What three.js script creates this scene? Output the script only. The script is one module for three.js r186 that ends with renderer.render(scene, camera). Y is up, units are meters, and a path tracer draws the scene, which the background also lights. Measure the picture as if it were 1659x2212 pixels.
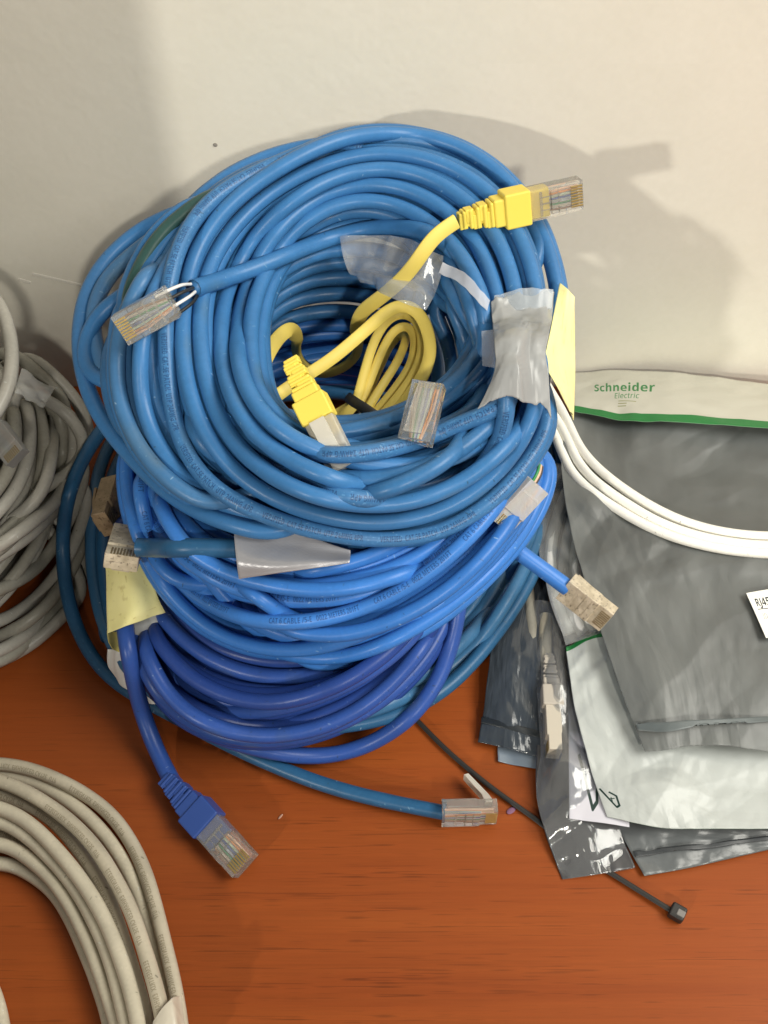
import * as THREE from 'three';
import { mergeGeometries } from 'three/addons/utils/BufferGeometryUtils.js';
import { RoundedBoxGeometry } from 'three/addons/geometries/RoundedBoxGeometry.js';
import { RectAreaLightUniformsLib } from 'three/addons/lights/RectAreaLightUniformsLib.js';

// ---------------------------------------------------------------- camera, lamps, exposure
const U = 0.00125;                                   // one working unit is 1.25 mm
const V = (x, y, z) => new THREE.Vector3(x, y, z);
const scene = new THREE.Scene();
const PITCH = 52 * Math.PI / 180, FOV = 50, PW = 1659, PH = 2212;
const EYE = V(0, 330 * U, 325 * U);
const FWD = V(0, -Math.sin(PITCH), -Math.cos(PITCH)), UP = V(0, Math.cos(PITCH), -Math.sin(PITCH));
const camera = new THREE.PerspectiveCamera(FOV, 3 / 4, 0.01, 20);
camera.position.copy(EYE);
camera.up.copy(UP);
camera.lookAt(EYE.clone().add(FWD));
const renderer = new THREE.WebGLRenderer({ antialias: true });
renderer.toneMapping = THREE.LinearToneMapping;
renderer.toneMappingExposure = 1.1;
renderer.shadowMap.enabled = true;
scene.background = new THREE.Color().setRGB(0.08, 0.077, 0.07);
RectAreaLightUniformsLib.init();
function spot(pos, at, color, power, angle, penumbra, radius) {
  const s = new THREE.SpotLight(color, power, 0, angle, penumbra, 2);
  s.position.copy(pos); s.target.position.copy(at); s.castShadow = true; s.shadow.radius = radius;
  scene.add(s, s.target);
}
// two unseen lamps, placed to cast the wall shadows and dim the lower left desk: one from the front left, one from the front, both low over the desk and far off
spot(V(-1.02, 0.86, 1.62), V(0.75, 0.45, 0), new THREE.Color().setRGB(1, 0.95, 0.84), 3.9, 0.392, 0.06, 1.9);
spot(V(0.352, 1.193, 1.711), V(0.425, 0.46, 0.02), new THREE.Color().setRGB(1, 0.94, 0.82), 3.9, 0.40, 0.25, 2.6);
const unseenSoftLamp = new THREE.RectAreaLight(new THREE.Color().setRGB(1, 0.97, 0.88), 12, 0.8, 0.6);  // unseen soft lamp at upper right, placed to light the pile from that side
unseenSoftLamp.position.set(0.9, 1.1, 0.42); unseenSoftLamp.lookAt(0.02, 0, 0.12); scene.add(unseenSoftLamp);

// ---------------------------------------------------------------- helpers
let seed = 7;
const rnd = () => { seed = (seed * 1664525 + 1013904223) >>> 0; return seed / 4294967296; };
const R = (a, b) => a + (b - a) * rnd();
function hash(x, y, z) { let h = Math.imul(x, 374761393) ^ Math.imul(y, 668265263) ^ Math.imul(z, 2147483647 ^ 40503); h = Math.imul(h ^ (h >>> 13), 1274126177); return ((h ^ (h >>> 16)) >>> 0) / 4294967296; }
function noise(x, y, z = 0) {
  const xi = Math.floor(x), yi = Math.floor(y), zi = Math.floor(z), s = (t) => t * t * (3 - 2 * t);
  const u = s(x - xi), v = s(y - yi), w = s(z - zi), L = (a, b, t) => a + (b - a) * t;
  const c = (a, b, d) => hash(xi + a, yi + b, zi + d);
  return L(L(L(c(0, 0, 0), c(1, 0, 0), u), L(c(0, 1, 0), c(1, 1, 0), u), v), L(L(c(0, 0, 1), c(1, 0, 1), u), L(c(0, 1, 1), c(1, 1, 1), u), v), w) * 2 - 1;
}
const fbm = (x, y, z = 0, n = 4) => { let a = 0, k = 0.5; for (let i = 0; i < n; i++) { a += k * noise(x, y, z + i * 7.3); x *= 2.03; y *= 2.03; k *= 0.5; } return a; };
const dirTo = (px, py) => FWD.clone().add(V(1, 0, 0).multiplyScalar((px - PW / 2) / (PH / 2) * Math.tan(FOV * Math.PI / 360))).addScaledVector(UP, (PH / 2 - py) / (PH / 2) * Math.tan(FOV * Math.PI / 360)).normalize();
const atH = (px, py, h) => { const d = dirTo(px, py); return EYE.clone().addScaledVector(d, (h * U - EYE.y) / d.y); };
const atWall = (px, py, z = 0) => { const d = dirTo(px, py); return EYE.clone().addScaledVector(d, (z * U - EYE.z) / d.z); };
const used = {};
function numbered(n) { used[n] = (used[n] ?? -1) + 1; return used[n] ? n + '_' + String(used[n]).padStart(3, '0') : n; }
function thing(name, label, category, group) {
  const o = new THREE.Group(); o.name = numbered(name); o.userData = { label, category }; if (group) o.userData.group = group;
  scene.add(o); return o;
}
function obj(name, g, m, parent, label) {
  const o = new THREE.Mesh(g, m); o.name = parent === scene ? numbered(name) : name; o.castShadow = o.receiveShadow = true;
  if (label) o.userData.label = label;
  parent.add(o); return o;
}
const rgb = (r, g, b) => new THREE.Color().setRGB(r, g, b);
const std = (c, roughness, extra = {}) => new THREE.MeshStandardMaterial({ color: c, roughness, ...extra });
const phy = (c, roughness, extra = {}) => new THREE.MeshPhysicalMaterial({ color: c, roughness, ...extra });
function dataTex(w, h, f, srgb) {
  const d = new Uint8Array(w * h * 4);
  for (let y = 0; y < h; y++) for (let x = 0; x < w; x++) { const c = f(x, y), i = (y * w + x) * 4; for (let k = 0; k < 3; k++) d[i + k] = Math.max(0, Math.min(255, (c.length ? c[k] : c) * 255)); d[i + 3] = 255; }
  const t = new THREE.DataTexture(d, w, h); t.wrapS = t.wrapT = THREE.RepeatWrapping; t.magFilter = THREE.LinearFilter; t.minFilter = THREE.LinearMipmapLinearFilter; t.generateMipmaps = true;
  if (srgb) t.colorSpace = THREE.SRGBColorSpace; t.needsUpdate = true; return t;
}
function canvasTex(w, h, draw, srgb = true) {
  const c = document.createElement('canvas'); c.width = w; c.height = h; draw(c.getContext('2d'), w, h);
  const t = new THREE.CanvasTexture(c); if (srgb) t.colorSpace = THREE.SRGBColorSpace; t.wrapS = t.wrapT = THREE.RepeatWrapping; return t;
}
const per = (x, y, nx, ny, z) => { // noise that repeats after nx, ny cells
  const f = (a, b) => noise(a, b, z); const tx = x / nx, ty = y / ny;
  return (f(x, y) * (1 - tx) + f(x - nx, y) * tx) * (1 - ty) + (f(x, y - ny) * (1 - tx) + f(x - nx, y - ny) * tx) * ty;
};

// ---------------------------------------------------------------- the setting: wall and desk
const wallTex = dataTex(512, 512, (x, y) => { const n = 0.009 * fbm(x / 60, y / 60, 3) + 0.008 * fbm(x / 6, y / 6, 9, 2); return [0.908 + n, 0.892 + n, 0.84 + n * 1.2]; }, true);
const wallBump = dataTex(512, 512, (x, y) => 0.5 + 0.3 * per(x / 16, y / 16, 32, 32, 2) + 0.2 * per(x / 5.12, y / 5.12, 100, 100, 5));
{
  const g = new THREE.PlaneGeometry(1.6, 1.0); g.translate(0.1, 0.5, 0);
  const w = obj('wall', new THREE.BoxGeometry(1.8, 1.0, 0.05).translate(0.1, 0.5 - 0.02, -0.025), phy(0xffffff, 0.5, { map: wallTex, bumpMap: wallBump, bumpScale: 0.00012, specularIntensity: 0.7 }), scene);
  const uv = w.geometry.attributes.uv; for (let i = 0; i < uv.count; i++) uv.setXY(i, uv.getX(i) * 9, uv.getY(i) * 5);
  w.userData.kind = 'structure';
  for (const [x0, y0, x1, y1] of [[70, 592, 200, 622], [40, 604, 66, 611]]) { const a = atWall(x0, y0, 0.05), b = atWall(x1, y1, 0.05); obj('scuff', tube([a, a.clone().lerp(b, 0.3), a.clone().lerp(b, 0.7), b], 0.0009, { flat: [0.0009, 0.00012], seg: 8, N: V(0, 0, 1) }), std(rgb(0.95, 0.93, 0.88), 0.5, { transparent: true, opacity: 0.4 }), w); }
}
const grain = (x, y) => { // x along the grain, both 0..2048
  const a = per(x / 170.67, y / 4.096, 12, 500, 1), b = per(x / 51.2, y / 2.048, 40, 1000, 4), c = per(x / 1024, y / 128, 2, 16, 6), d = per(x / 512, y / 32, 4, 64, 12), e = per(x / 256, y / 10.24, 8, 200, 15);
  return { fine: 0.6 * a + 0.4 * b, broad: 0.5 * c + 0.3 * d + 0.3 * e, pore: Math.max(0, b + a * 0.6 - 0.36) };
};
const woodTex = dataTex(2048, 2048, (x, y) => {
  const { fine, broad, pore } = grain(x, y), k = 1 + 0.06 * fine + 0.075 * broad - 0.3 * pore;
  return [0.57 * k, 0.283 * k * (1 + 0.05 * broad), 0.118 * k * (1 + 0.06 * broad)];
}, true);
const woodBump = dataTex(2048, 2048, (x, y) => { const { fine, pore } = grain(x, y); return 0.6 + 0.1 * fine - 0.4 * pore; });
{
  const g = new THREE.BoxGeometry(1.8, 0.03, 0.9); g.translate(0.1, -0.015, 0.45 + 0.0005);
  const p = g.attributes.position, uv = g.attributes.uv; for (let i = 0; i < p.count; i++) uv.setXY(i, p.getX(i) / 0.42, p.getZ(i) / 0.30);
  const d = obj('desk_top', g, phy(0xffffff, 0.42, { map: woodTex, bumpMap: woodBump, bumpScale: 0.00005, specularIntensity: 0.35, clearcoat: 0.05, clearcoatRoughness: 0.3 }), scene);
  d.userData.kind = 'structure';
}

// ---------------------------------------------------------------- cable engine
// a coil: the shell on which the visible loops of a bundle lie (a ring of elliptical section, tilted about x)
function coil(cx, cy, cz, Rm, a, b, tilt = 0) { return { c: V(cx, cy, cz).multiplyScalar(U), R: Rm * U, a: a * U, b: b * U, q: new THREE.Quaternion().setFromAxisAngle(V(1, 0, 0), tilt * Math.PI / 180) }; }
function shell(k, p) { const l = p.clone().sub(k.c).applyQuaternion(k.q.clone().invert()); const r = Math.hypot(l.x, l.z) - k.R; return (Math.hypot(r / k.a, l.y / k.b) - 1) * Math.min(k.a, k.b); }
function onShell(k, px, py, lift = 0) {
  const d = dirTo(px, py); let t = 0.2, best = 1e9, bt = t;
  for (let i = 0; i < 160; i++) { const s = shell(k, EYE.clone().addScaledVector(d, t)); if (s < best) { best = s; bt = t; } if (s < 0.00002) break; t += Math.max(s * 0.7, 0.00004); if (t > 1) break; }
  return EYE.clone().addScaledVector(d, bt - lift * U);
}
const place = (k, [px, py, c = 0, abs]) => (abs === 2 ? onTop(k, px, py, c) : abs || !k ? atH(px, py, c) : onShell(k, px, py, c));
function resample(P, step) {
  const c = new THREE.CatmullRomCurve3(P, false, 'centripetal'), n = Math.max(4, Math.round(c.getLength() / step)); c.arcLengthDivisions = n * 4; return c.getSpacedPoints(n);
}
const cells = new Map(), CS = 0.008, keyOf = (p) => Math.floor(p.x / CS) * 73856093 ^ Math.floor(p.y / CS) * 19349663 ^ Math.floor(p.z / CS) * 83492791;
function store(P, r) { for (const p of P) { const k = keyOf(p); if (!cells.has(k)) cells.set(k, []); cells.get(k).push([p, r]); } }
function lifts(P, r, tight) {
  return P.map((p) => {
    const v = EYE.clone().sub(p).normalize(); let best = 0;
    for (let dx = -1; dx <= 1; dx++) for (let dy = -1; dy <= 1; dy++) for (let dz = -1; dz <= 1; dz++) {
      for (const [q, rq] of cells.get(keyOf(V(p.x + dx * CS, p.y + dy * CS, p.z + dz * CS))) ?? []) {
        const w = p.clone().sub(q), D = (r + rq) * tight, d2 = w.lengthSq(); if (d2 >= D * D) continue;
        const b = w.dot(v), t = -b + Math.sqrt(Math.max(0, b * b - d2 + D * D)); if (t > best && t < D * 2) best = t;
      }
    }
    return best;
  });
}
function blur(a, s) { const n = a.length; return a.map((_, i) => { let t = 0, w = 0; for (let j = -3 * s; j <= 3 * s; j++) { const k = Math.exp(-j * j / (2 * s * s)); t += k * a[Math.min(n - 1, Math.max(0, i + j))]; w += k; } return t / w; }); }
function settle(P, r, tight = 0.94) {
  for (let pass = 0; pass < 3; pass++) {
    let l = lifts(P, r, tight); if (Math.max(...l) < 1e-5) break;
    const m = l.map((_, i) => Math.max(...l.slice(Math.max(0, i - 3), i + 4)));
    l = blur(m, 3); P = P.map((p, i) => p.clone().addScaledVector(EYE.clone().sub(p).normalize(), l[i]));
  }
  for (const p of P) { p.y = Math.max(p.y, r * 1.02); p.z = Math.max(p.z, r * 1.02); }
  return P;
}
// a tube along points; flat = [half width, half thickness] makes a flat cable whose broad face turns to N
function tube(P, r, o = {}) {
  const n = P.length, seg = o.seg ?? 10, pos = [], uv = [], idx = [], nor = [], closed = o.closed; let len = o.u0 ?? 0, last = null;
  for (let i = 0; i < n; i++) {
    const a = P[closed ? (i - 1 + n) % n : Math.max(0, i - 1)], b = P[closed ? (i + 1) % n : Math.min(n - 1, i + 1)], T = b.clone().sub(a).normalize();
    let ref = o.N ? (typeof o.N === 'function' ? o.N(i / (n - 1), P[i]) : o.N) : V(0, 0.8, 0.6);
    ref = ref.clone().addScaledVector(T, -ref.dot(T)); if (ref.lengthSq() < 0.02 && last) ref = last.clone().addScaledVector(T, -last.dot(T)); ref.normalize();
    if (last && !o.N && ref.dot(last) < 0.3) ref = last.clone().addScaledVector(T, -last.dot(T)).normalize();
    last = ref; const B = T.clone().cross(ref);
    if (i) len += P[i].distanceTo(P[i - 1]);
    const rr = r * (1 + 0.02 * noise(len * 120, 3, o.s ?? 0));
    for (let j = 0; j <= seg; j++) {
      const t = j / seg * Math.PI * 2 + Math.PI; let x = Math.cos(t), y = Math.sin(t), w = rr, h = rr;
      if (o.flat) { const e = 0.6; x = Math.sign(x) * Math.abs(x) ** e; y = Math.sign(y) * Math.abs(y) ** e; w = o.flat[1]; h = o.flat[0]; }
      const v = ref.clone().multiplyScalar(x * w).addScaledVector(B, y * h), nn = ref.clone().multiplyScalar(x / w).addScaledVector(B, y / h).normalize();
      pos.push(P[i].x + v.x, P[i].y + v.y, P[i].z + v.z); nor.push(nn.x, nn.y, nn.z); uv.push(len / 0.2 + (o.us ?? 0), j / seg + (o.vs ?? 0));
    }
  }
  const ring = closed ? n : n - 1, m = seg + 1;
  for (let i = 0; i < ring; i++) for (let j = 0; j < seg; j++) { const a = i * m + j, b = ((i + 1) % n) * m + j; idx.push(a, a + 1, b, b, a + 1, b + 1); }
  if (!closed) for (const [i, f] of [[0, 1], [n - 1, -1]]) {
    const k = pos.length / 3, T = P[i ? n - 1 : 1].clone().sub(P[i ? n - 2 : 0]).normalize().multiplyScalar(-f); pos.push(P[i].x, P[i].y, P[i].z); nor.push(T.x, T.y, T.z); uv.push(0, 0);
    for (let j = 0; j < seg; j++) idx.push(...(f < 0 ? [k, i * m + j, i * m + j + 1] : [k, i * m + j + 1, i * m + j]));
  }
  const g = new THREE.BufferGeometry(); g.setAttribute('position', new THREE.Float32BufferAttribute(pos, 3)); g.setAttribute('normal', new THREE.Float32BufferAttribute(nor, 3)); g.setAttribute('uv', new THREE.Float32BufferAttribute(uv, 2)); g.setIndex(idx); return g;
}
function onTop(k, px, py, gap) { // over whatever loops lie in that place already
  const d = dirTo(px, py), hit = k ? EYE.distanceTo(onShell(k, px, py)) : 1; let t = hit;
  for (const list of cells.values()) for (const [q, r] of list) { const w = q.clone().sub(EYE), a = w.dot(d), e = w.lengthSq() - a * a; if (e < r * r * 1.2 && a - Math.sqrt(Math.max(0, r * r - e)) < t) t = a - Math.sqrt(Math.max(0, r * r - e)); }
  return EYE.clone().addScaledVector(d, t - gap * U);
}
function under(parent, k, r, mats, cx, cy, list) { // the second layer: loops that run between and below those on the face of the bundle
  list.forEach(([, p], n) => { for (const f of [R(0.95, 0.975), R(1.008, 1.024)]) { const a = Math.floor(R(0, 3)), q = p.slice(a).map(([x, y, l = 0, ab]) => (ab ? [cx + (x - cx) * f, cy + (y - cy) * f, l - 4, 1] : [cx + (x - cx) * f + R(-3, 3), cy + (y - cy) * f + R(-3, 3), l - R(2.4, 3.6)])); if (q.length > 4) loop(parent, k, r, mats[(n + (f > 1 ? 1 : 0)) % mats.length], q, { raw: true, ghost: true, core: k }); } });
}
const sm = (P, k = 2) => { const x = blur(P.map((p) => p.x), k), y = blur(P.map((p) => p.y), k), z = blur(P.map((p) => p.z), k); return P.map((p, i) => (i < 1 || i > P.length - 2 ? p : V(x[i], y[i], z[i]))); };
function burrow(P, k, r) { // the end of a loop goes round a little further while it sinks into the bundle
  const n = P.length, e = P[n - 1], d = e.clone().sub(P[n - 4]), qi = k.q.clone().invert(), L = (p) => p.clone().sub(k.c).applyQuaternion(qi), a = L(P[n - 4]), b = L(e);
  const rot = Math.sign(a.z * b.x - a.x * b.z) || 1, out = [], step = 0.0022, R0 = Math.hypot(b.x, b.z), t0 = Math.atan2(b.x, b.z), D = d.normalize();
  for (let i = 1; i <= 13; i++) {
    const f = Math.min(1, i / 11), s = f * f * (3 - 2 * f), rr = R0 + (k.R - R0) * s * 0.9, t = t0 + rot * i * step / k.R, p = V(Math.sin(t) * rr, b.y * (1 - 0.9 * s), Math.cos(t) * rr).applyQuaternion(k.q).add(k.c);
    const straight = e.clone().addScaledVector(D, step * i); out.push(straight.lerp(p, Math.min(1, i / 6)));
  }
  return P.concat(out);
}
let count = 0;
function loop(parent, k, r, mat, pts, o = {}) { // r in units; pts in picture places that are put on the bundle's shell or at a height over the desk
  let P = resample(pts.map((p) => place(k, p)), 0.0022);
  P = sm(P, 3); if (!o.raw) P = settle(P, r * U, o.tight); P = sm(P, 2);
  const core = o.core ?? (o.ghost ? null : k);
  if (core) { if (o.free !== 'end' && o.free !== 'both') P = sm(burrow(P, core, r), 2); if (o.free !== 'start' && o.free !== 'both') P = sm(burrow(P.reverse(), core, r), 2).reverse(); for (const p of P) { p.y = Math.max(p.y, r * U * 1.02); p.z = Math.max(p.z, r * U * 1.02); } }
  if (!o.ghost) store(P, r * U);
  count++;
  return obj(o.name ?? 'cable_loop', tube(P, r * U, { us: rnd(), s: count, ...o }), mat, parent, o.label);
}
function fill(parent, k, n, r, mats, shrink, wob = 0.35) { // the loops inside the bundle
  for (let i = 0; i < n; i++) {
    const rho = Math.sqrt((i + 0.5) / n), phi = i * 2.39996 + R(-0.3, 0.3), s1 = R(0, 6), s2 = R(0, 6), P = [];
    for (let j = 0; j < 110; j++) {
      const t = j / 110 * Math.PI * 2, f = phi + wob * Math.sin(t + s1) + wob * 0.6 * Math.sin(2 * t + s2), q = rho * shrink * (1 + 0.1 * Math.sin(t + s2));
      const rr = k.R + k.a * q * Math.cos(f), p = V(Math.cos(t) * rr, k.b * q * Math.sin(f), Math.sin(t) * rr).applyQuaternion(k.q).add(k.c);
      p.y = Math.max(p.y, r * U * 1.02); p.z = Math.max(p.z, r * U * 1.02); P.push(p);
    }
    obj('cable_loop', tube(P, r * U, { closed: true, seg: 8, us: rnd(), s: i + 40, N: V(0.01, 1, 0.01) }), mats[i % mats.length], parent);
  }
}
// ---------------------------------------------------------------- cable materials
const cableBump = dataTex(512, 64, (x, y) => 0.5 + 0.25 * per(x / 4, y / 4, 128, 16, 1) + 0.25 * per(x / 16, y / 8, 32, 8, 3));
function jacket(hex, o = {}) {
  const base = new THREE.Color(hex), map = canvasTex(2048, 128, (g, w, h) => {
    g.fillStyle = '#' + base.getHexString(); g.fillRect(0, 0, w, h);
    const im = g.getImageData(0, 0, w, h), d = im.data, z = o.z ?? 1;
    for (let y = 0; y < h; y++) for (let x = 0; x < w; x++) {
      const n = 1 + (o.mottle ?? 0.05) * (per(x / 64, y / 32, 32, 4, z) + 0.6 * per(x / 8, y / 8, 256, 16, z + 3)), i = (y * w + x) * 4;
      const dirt = Math.max(0, per(x / 128, y / 42.67, 16, 3, z + 9) - (o.dirt ?? 0.45)) * 1.1, scuff = Math.max(0, per(x / 32, y / 4, 64, 32, z + 5) - 0.62) * (o.scuff ?? 0.8);
      for (let c = 0; c < 3; c++) d[i + c] = d[i + c] * n * (1 - dirt * 0.45) + dirt * 0.45 * [120, 112, 95][c] + scuff * 120;
    }
    g.putImageData(im, 0, 0);
    for (let i = 0; i < (o.specks ?? 45); i++) { const l = rnd(); g.fillStyle = l < 0.55 ? `rgba(225,235,240,${0.1 + 0.35 * rnd()})` : `rgba(40,40,30,${0.1 + 0.25 * rnd()})`; g.beginPath(); g.ellipse(rnd() * w, rnd() * h, 1 + rnd() * 7, 0.8 + rnd() * 2, rnd() * 3, 0, 7); g.fill(); }
    if (o.text) {
      g.font = 'bold 21px sans-serif'; g.textBaseline = 'middle'; g.fillStyle = o.ink ?? 'rgba(14,26,60,0.45)';
      let x = 30; while (x < w - 300) { g.save(); g.translate(x, h / 2 + (o.ty ?? 0)); g.scale(0.86, o.flip ? -1.05 : 1.05); g.fillText(o.text, 0, 0); x += g.measureText(o.text).width * 0.86 + 60; g.restore(); }
      if (o.flakes) { for (let i = 0; i < 500; i++) { const fx = rnd() * w, fy = h / 2 + (rnd() + rnd() - 1) * 30; g.fillStyle = `rgba(150,205,245,${0.08 + 0.22 * rnd()})`; g.fillRect(fx, fy, 2 + rnd() * 7, 1 + rnd() * 3); } }
    }
  });
  return phy(0xffffff, o.rough ?? 0.36, { map, bumpMap: cableBump, bumpScale: 0.00007, specularIntensity: 0.65 });
}
const M = {
  blue: jacket(0x3c74ab, { z: 1 }), blueDark: jacket(0x376b9d, { z: 21, mottle: 0.08 }), blueDirty: jacket(0x4372a0, { z: 31, dirt: 0.1 }), bluePrint: jacket(0x3f73a6, { z: 41, text: 'VERIFIED  CAT.5E PATCH  UTP 24AWG 4PR', flakes: true, flip: true }), blueGreen: jacket(0x33524f, { z: 6, dirt: 0.2 }),
  bright: jacket(0x3b79c8, { z: 2, scuff: 0.5 }), brightB: jacket(0x3671bd, { z: 12, scuff: 0.4 }), brightPrint: jacket(0x3f7cca, { z: 52, text: 'CAT 6 CABLE /5-E   0022 METERS 201FT', flip: true, ty: 6, scuff: 0.3 }),
  royal: jacket(0x31529c, { z: 3, scuff: 0.3 }), royalB: jacket(0x2b478e, { z: 13, scuff: 0.4 }),
  teal: jacket(0x2c5c84, { z: 4 }), tealB: jacket(0x3b6a92, { z: 14, dirt: 0.3 }),
  grey: jacket(0xaaa79e, { z: 5, dirt: 0.25, mottle: 0.07 }), greyB: jacket(0x979489, { z: 15, dirt: 0.2, mottle: 0.08 }),
  beige: jacket(0xc4bca8, { z: 7, dirt: 0.3, mottle: 0.06 }), beigePrint: jacket(0xbfb6a2, { z: 17, text: 'ELEMENTRIX  ENHANCED CAT5E  UTP', ink: 'rgba(110,100,80,0.5)', dirt: 0.3 }),
  white: jacket(0xf6f4ec, { z: 8, dirt: 0.7, mottle: 0.02, scuff: 0.1 }), greyWhite: jacket(0xd8d8d6, { z: 18, dirt: 0.6 }),
  yellow: std(rgb(0.78, 0.61, 0.13), 0.55, { bumpMap: cableBump, bumpScale: 0.00004 }),
};

// ---------------------------------------------------------------- cloth, tape, bags: sheets
function drape(G, m, k) { // a sheet laid over the loops: every grid point comes to rest on what lies under it, then the sheet is pulled taut
  const A = [], fx = PH / 2 / Math.tan(FOV * Math.PI / 360); let x0 = 1e9, x1 = -1e9, y0 = 1e9, y1 = -1e9;
  for (const g of G) { x0 = Math.min(x0, g.x); x1 = Math.max(x1, g.x); y0 = Math.min(y0, g.y); y1 = Math.max(y1, g.y); }
  for (const list of cells.values()) for (const [q, r] of list) { const w = q.clone().sub(EYE), z = w.dot(FWD), px = PW / 2 + w.x / z * fx, py = PH / 2 - w.dot(UP) / z * fx; if (px > x0 - 40 && px < x1 + 40 && py > y0 - 40 && py < y1 + 40) A.push([px, py, w.length(), r, r / z * fx]); }
  let T = G.map((g) => { let t = k ? EYE.distanceTo(onShell(k, g.x, g.y)) : EYE.distanceTo(atH(g.x, g.y, 0.5)); for (const [px, py, a, r, rp] of A) { const e = ((px - g.x) ** 2 + (py - g.y) ** 2) / (rp * rp); if (e < 1) t = Math.min(t, a - r * Math.sqrt(1 - e)); } return t; });
  const n = G.length / m, pass = (f) => { const o = T.slice(); for (let j = 0; j < n; j++) for (let i = 0; i < m; i++) { const v = []; for (let b = -1; b <= 1; b++) for (let a = -1; a <= 1; a++) v.push(o[Math.min(n - 1, Math.max(0, j + b)) * m + Math.min(m - 1, Math.max(0, i + a))]); T[j * m + i] = f(v); } };
  for (let i = 0; i < 9; i++) pass((v) => Math.min(...v)); for (let i = 0; i < 8; i++) pass((v) => v.reduce((a, b) => a + b) / 9);
  G.forEach((g, i) => { const d = dirTo(g.x, g.y), gap = g.z * U; g.copy(EYE).addScaledVector(d, T[i] - gap); });
}
function crumple(x, y, z) { x *= 1.7; y *= 1.7; // folded film: sharp straight creases that cross, with flat facets between
  const wx = x + 0.5 * noise(x * 0.6, y * 0.6, z + 3), wy = y + 0.5 * noise(x * 0.6, y * 0.6, z + 8); let h = 0;
  for (let i = 0; i < 7; i++) { const a = hash(i, Math.round(z * 10), 5) * Math.PI, f = 0.22 + 0.75 * hash(i, Math.round(z * 10), 9), t = (wx * Math.cos(a) + wy * Math.sin(a)) * f + i * 0.37, k = noise(x * 0.35 + i * 9, y * 0.35, z + i); h += Math.max(0, k + 0.25) * (Math.abs((t % 1 + 1) % 1 - 0.5) * 2 - 0.5) / f; }
  return h * 0.45;
}
function patch(net, o = {}) { // net: rows of picture places with heights (or lifts over a coil); closed sheet with its own thickness
  const rows = net.map((row) => row.map((p) => (o.over ? V(p[0], p[1], p[2]) : place(o.k, p)))), nu = o.nu ?? 40, nv = o.nv ?? 40, cr = (A, t) => {
    const n = A.length - 1, s = Math.min(n - 1e-6, Math.max(0, t * n)), i = Math.floor(s), f = s - i, g = (j) => (j < 0 ? A[0].clone().multiplyScalar(2).sub(A[1]) : j > n ? A[n].clone().multiplyScalar(2).sub(A[n - 1]) : A[j]);
    if (o.sharp) return A[i].clone().lerp(A[Math.min(n, i + 1)], f);
    const a = g(i - 1), b = g(i), c = g(i + 1), d = g(i + 2), f2 = f * f, f3 = f2 * f;
    return b.clone().multiplyScalar(2).addScaledVector(c.clone().sub(a), f).addScaledVector(a.clone().multiplyScalar(2).addScaledVector(b, -5).addScaledVector(c, 4).sub(d), f2).addScaledVector(b.clone().multiplyScalar(3).sub(a).addScaledVector(c, -3).add(d), f3).multiplyScalar(0.5);
  };
  const G = [], z = o.seed ?? 1;
  for (let j = 0; j <= nv; j++) for (let i = 0; i <= nu; i++) {
    let u = i / nu, v = j / nv; const J = o.jag ?? 0;
    if (J) { const e = (1 - Math.abs(2 * v - 1)); const q = Math.max(0, 1 - e * 4); v += (v > 0.5 ? 1 : -1) * q * J * fbm(u * 9, z * 3 + (v > 0.5 ? 5 : 0), 1); v = Math.min(1.08, Math.max(-0.08, v)); }
    const e = v < 0 || v > 1 ? Math.min(1, Math.max(0, v)) : v; const A = rows.map((r) => cr(r, u)); let p = cr(A, e); if (e !== v) p.add(cr(A, e).sub(cr(A, e > 0.5 ? e - 0.05 : e + 0.05)).multiplyScalar((v - e > 0 ? v - e : e - v) / 0.05));
    G.push(p);
  }
  if (o.over) drape(G, nu + 1, o.k);
  const m = nu + 1, N = G.map((p, k) => { const i = k % m, j = Math.floor(k / m), a = G[j * m + Math.min(nu, i + 1)].clone().sub(G[j * m + Math.max(0, i - 1)]), b = G[Math.min(nv, j + 1) * m + i].clone().sub(G[Math.max(0, j - 1) * m + i]), n = b.cross(a).normalize(); return n.dot(EYE.clone().sub(p)) < 0 ? n.negate() : n; });
  const top = G.map((p, k) => {
    const i = k % m, j = Math.floor(k / m), wf = o.wf ?? 60; let d = 0;
    if (o.wr) {
      const x = p.x * wf, y = p.z * wf + p.y * wf * 0.7;
      d += o.wr * U * ((o.soft ?? 0.7) * fbm(x, y, z, 4) + (o.fold ?? 0.75) * crumple(x + (o.skew ?? 0) * y, y, z));
    }
    if (o.f) d += o.f(i / nu, j / nv) * U;
    const q = p.clone().addScaledVector(N[k], d); q.y = Math.max(q.y, 0.0006 + (o.lie ?? 0)); return q;
  });
  const pos = [], uv = [], idx = [], th = (o.th ?? 0.15) * U, c = (nu + 1) * (nv + 1);
  top.forEach((p, k) => { pos.push(p.x, p.y, p.z); uv.push((k % m) / nu, 1 - Math.floor(k / m) / nv); });
  top.forEach((p, k) => { const q = p.clone().addScaledVector(N[k], -th); pos.push(q.x, Math.max(0.0002, q.y), q.z); uv.push((k % m) / nu, 1 - Math.floor(k / m) / nv); });
  const flip = (() => { const a = top[0], b = top[1], d = top[m], n = b.clone().sub(a).cross(d.clone().sub(a)); return n.dot(N[0]) < 0; })();
  const tri = (a, b, d) => (flip ? idx.push(a, d, b) : idx.push(a, b, d));
  for (let j = 0; j < nv; j++) for (let i = 0; i < nu; i++) { const a = j * m + i, b = a + 1, d = a + m, e = d + 1; tri(a, b, d); tri(b, e, d); tri(c + a, c + d, c + b); tri(c + b, c + d, c + e); }
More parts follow.
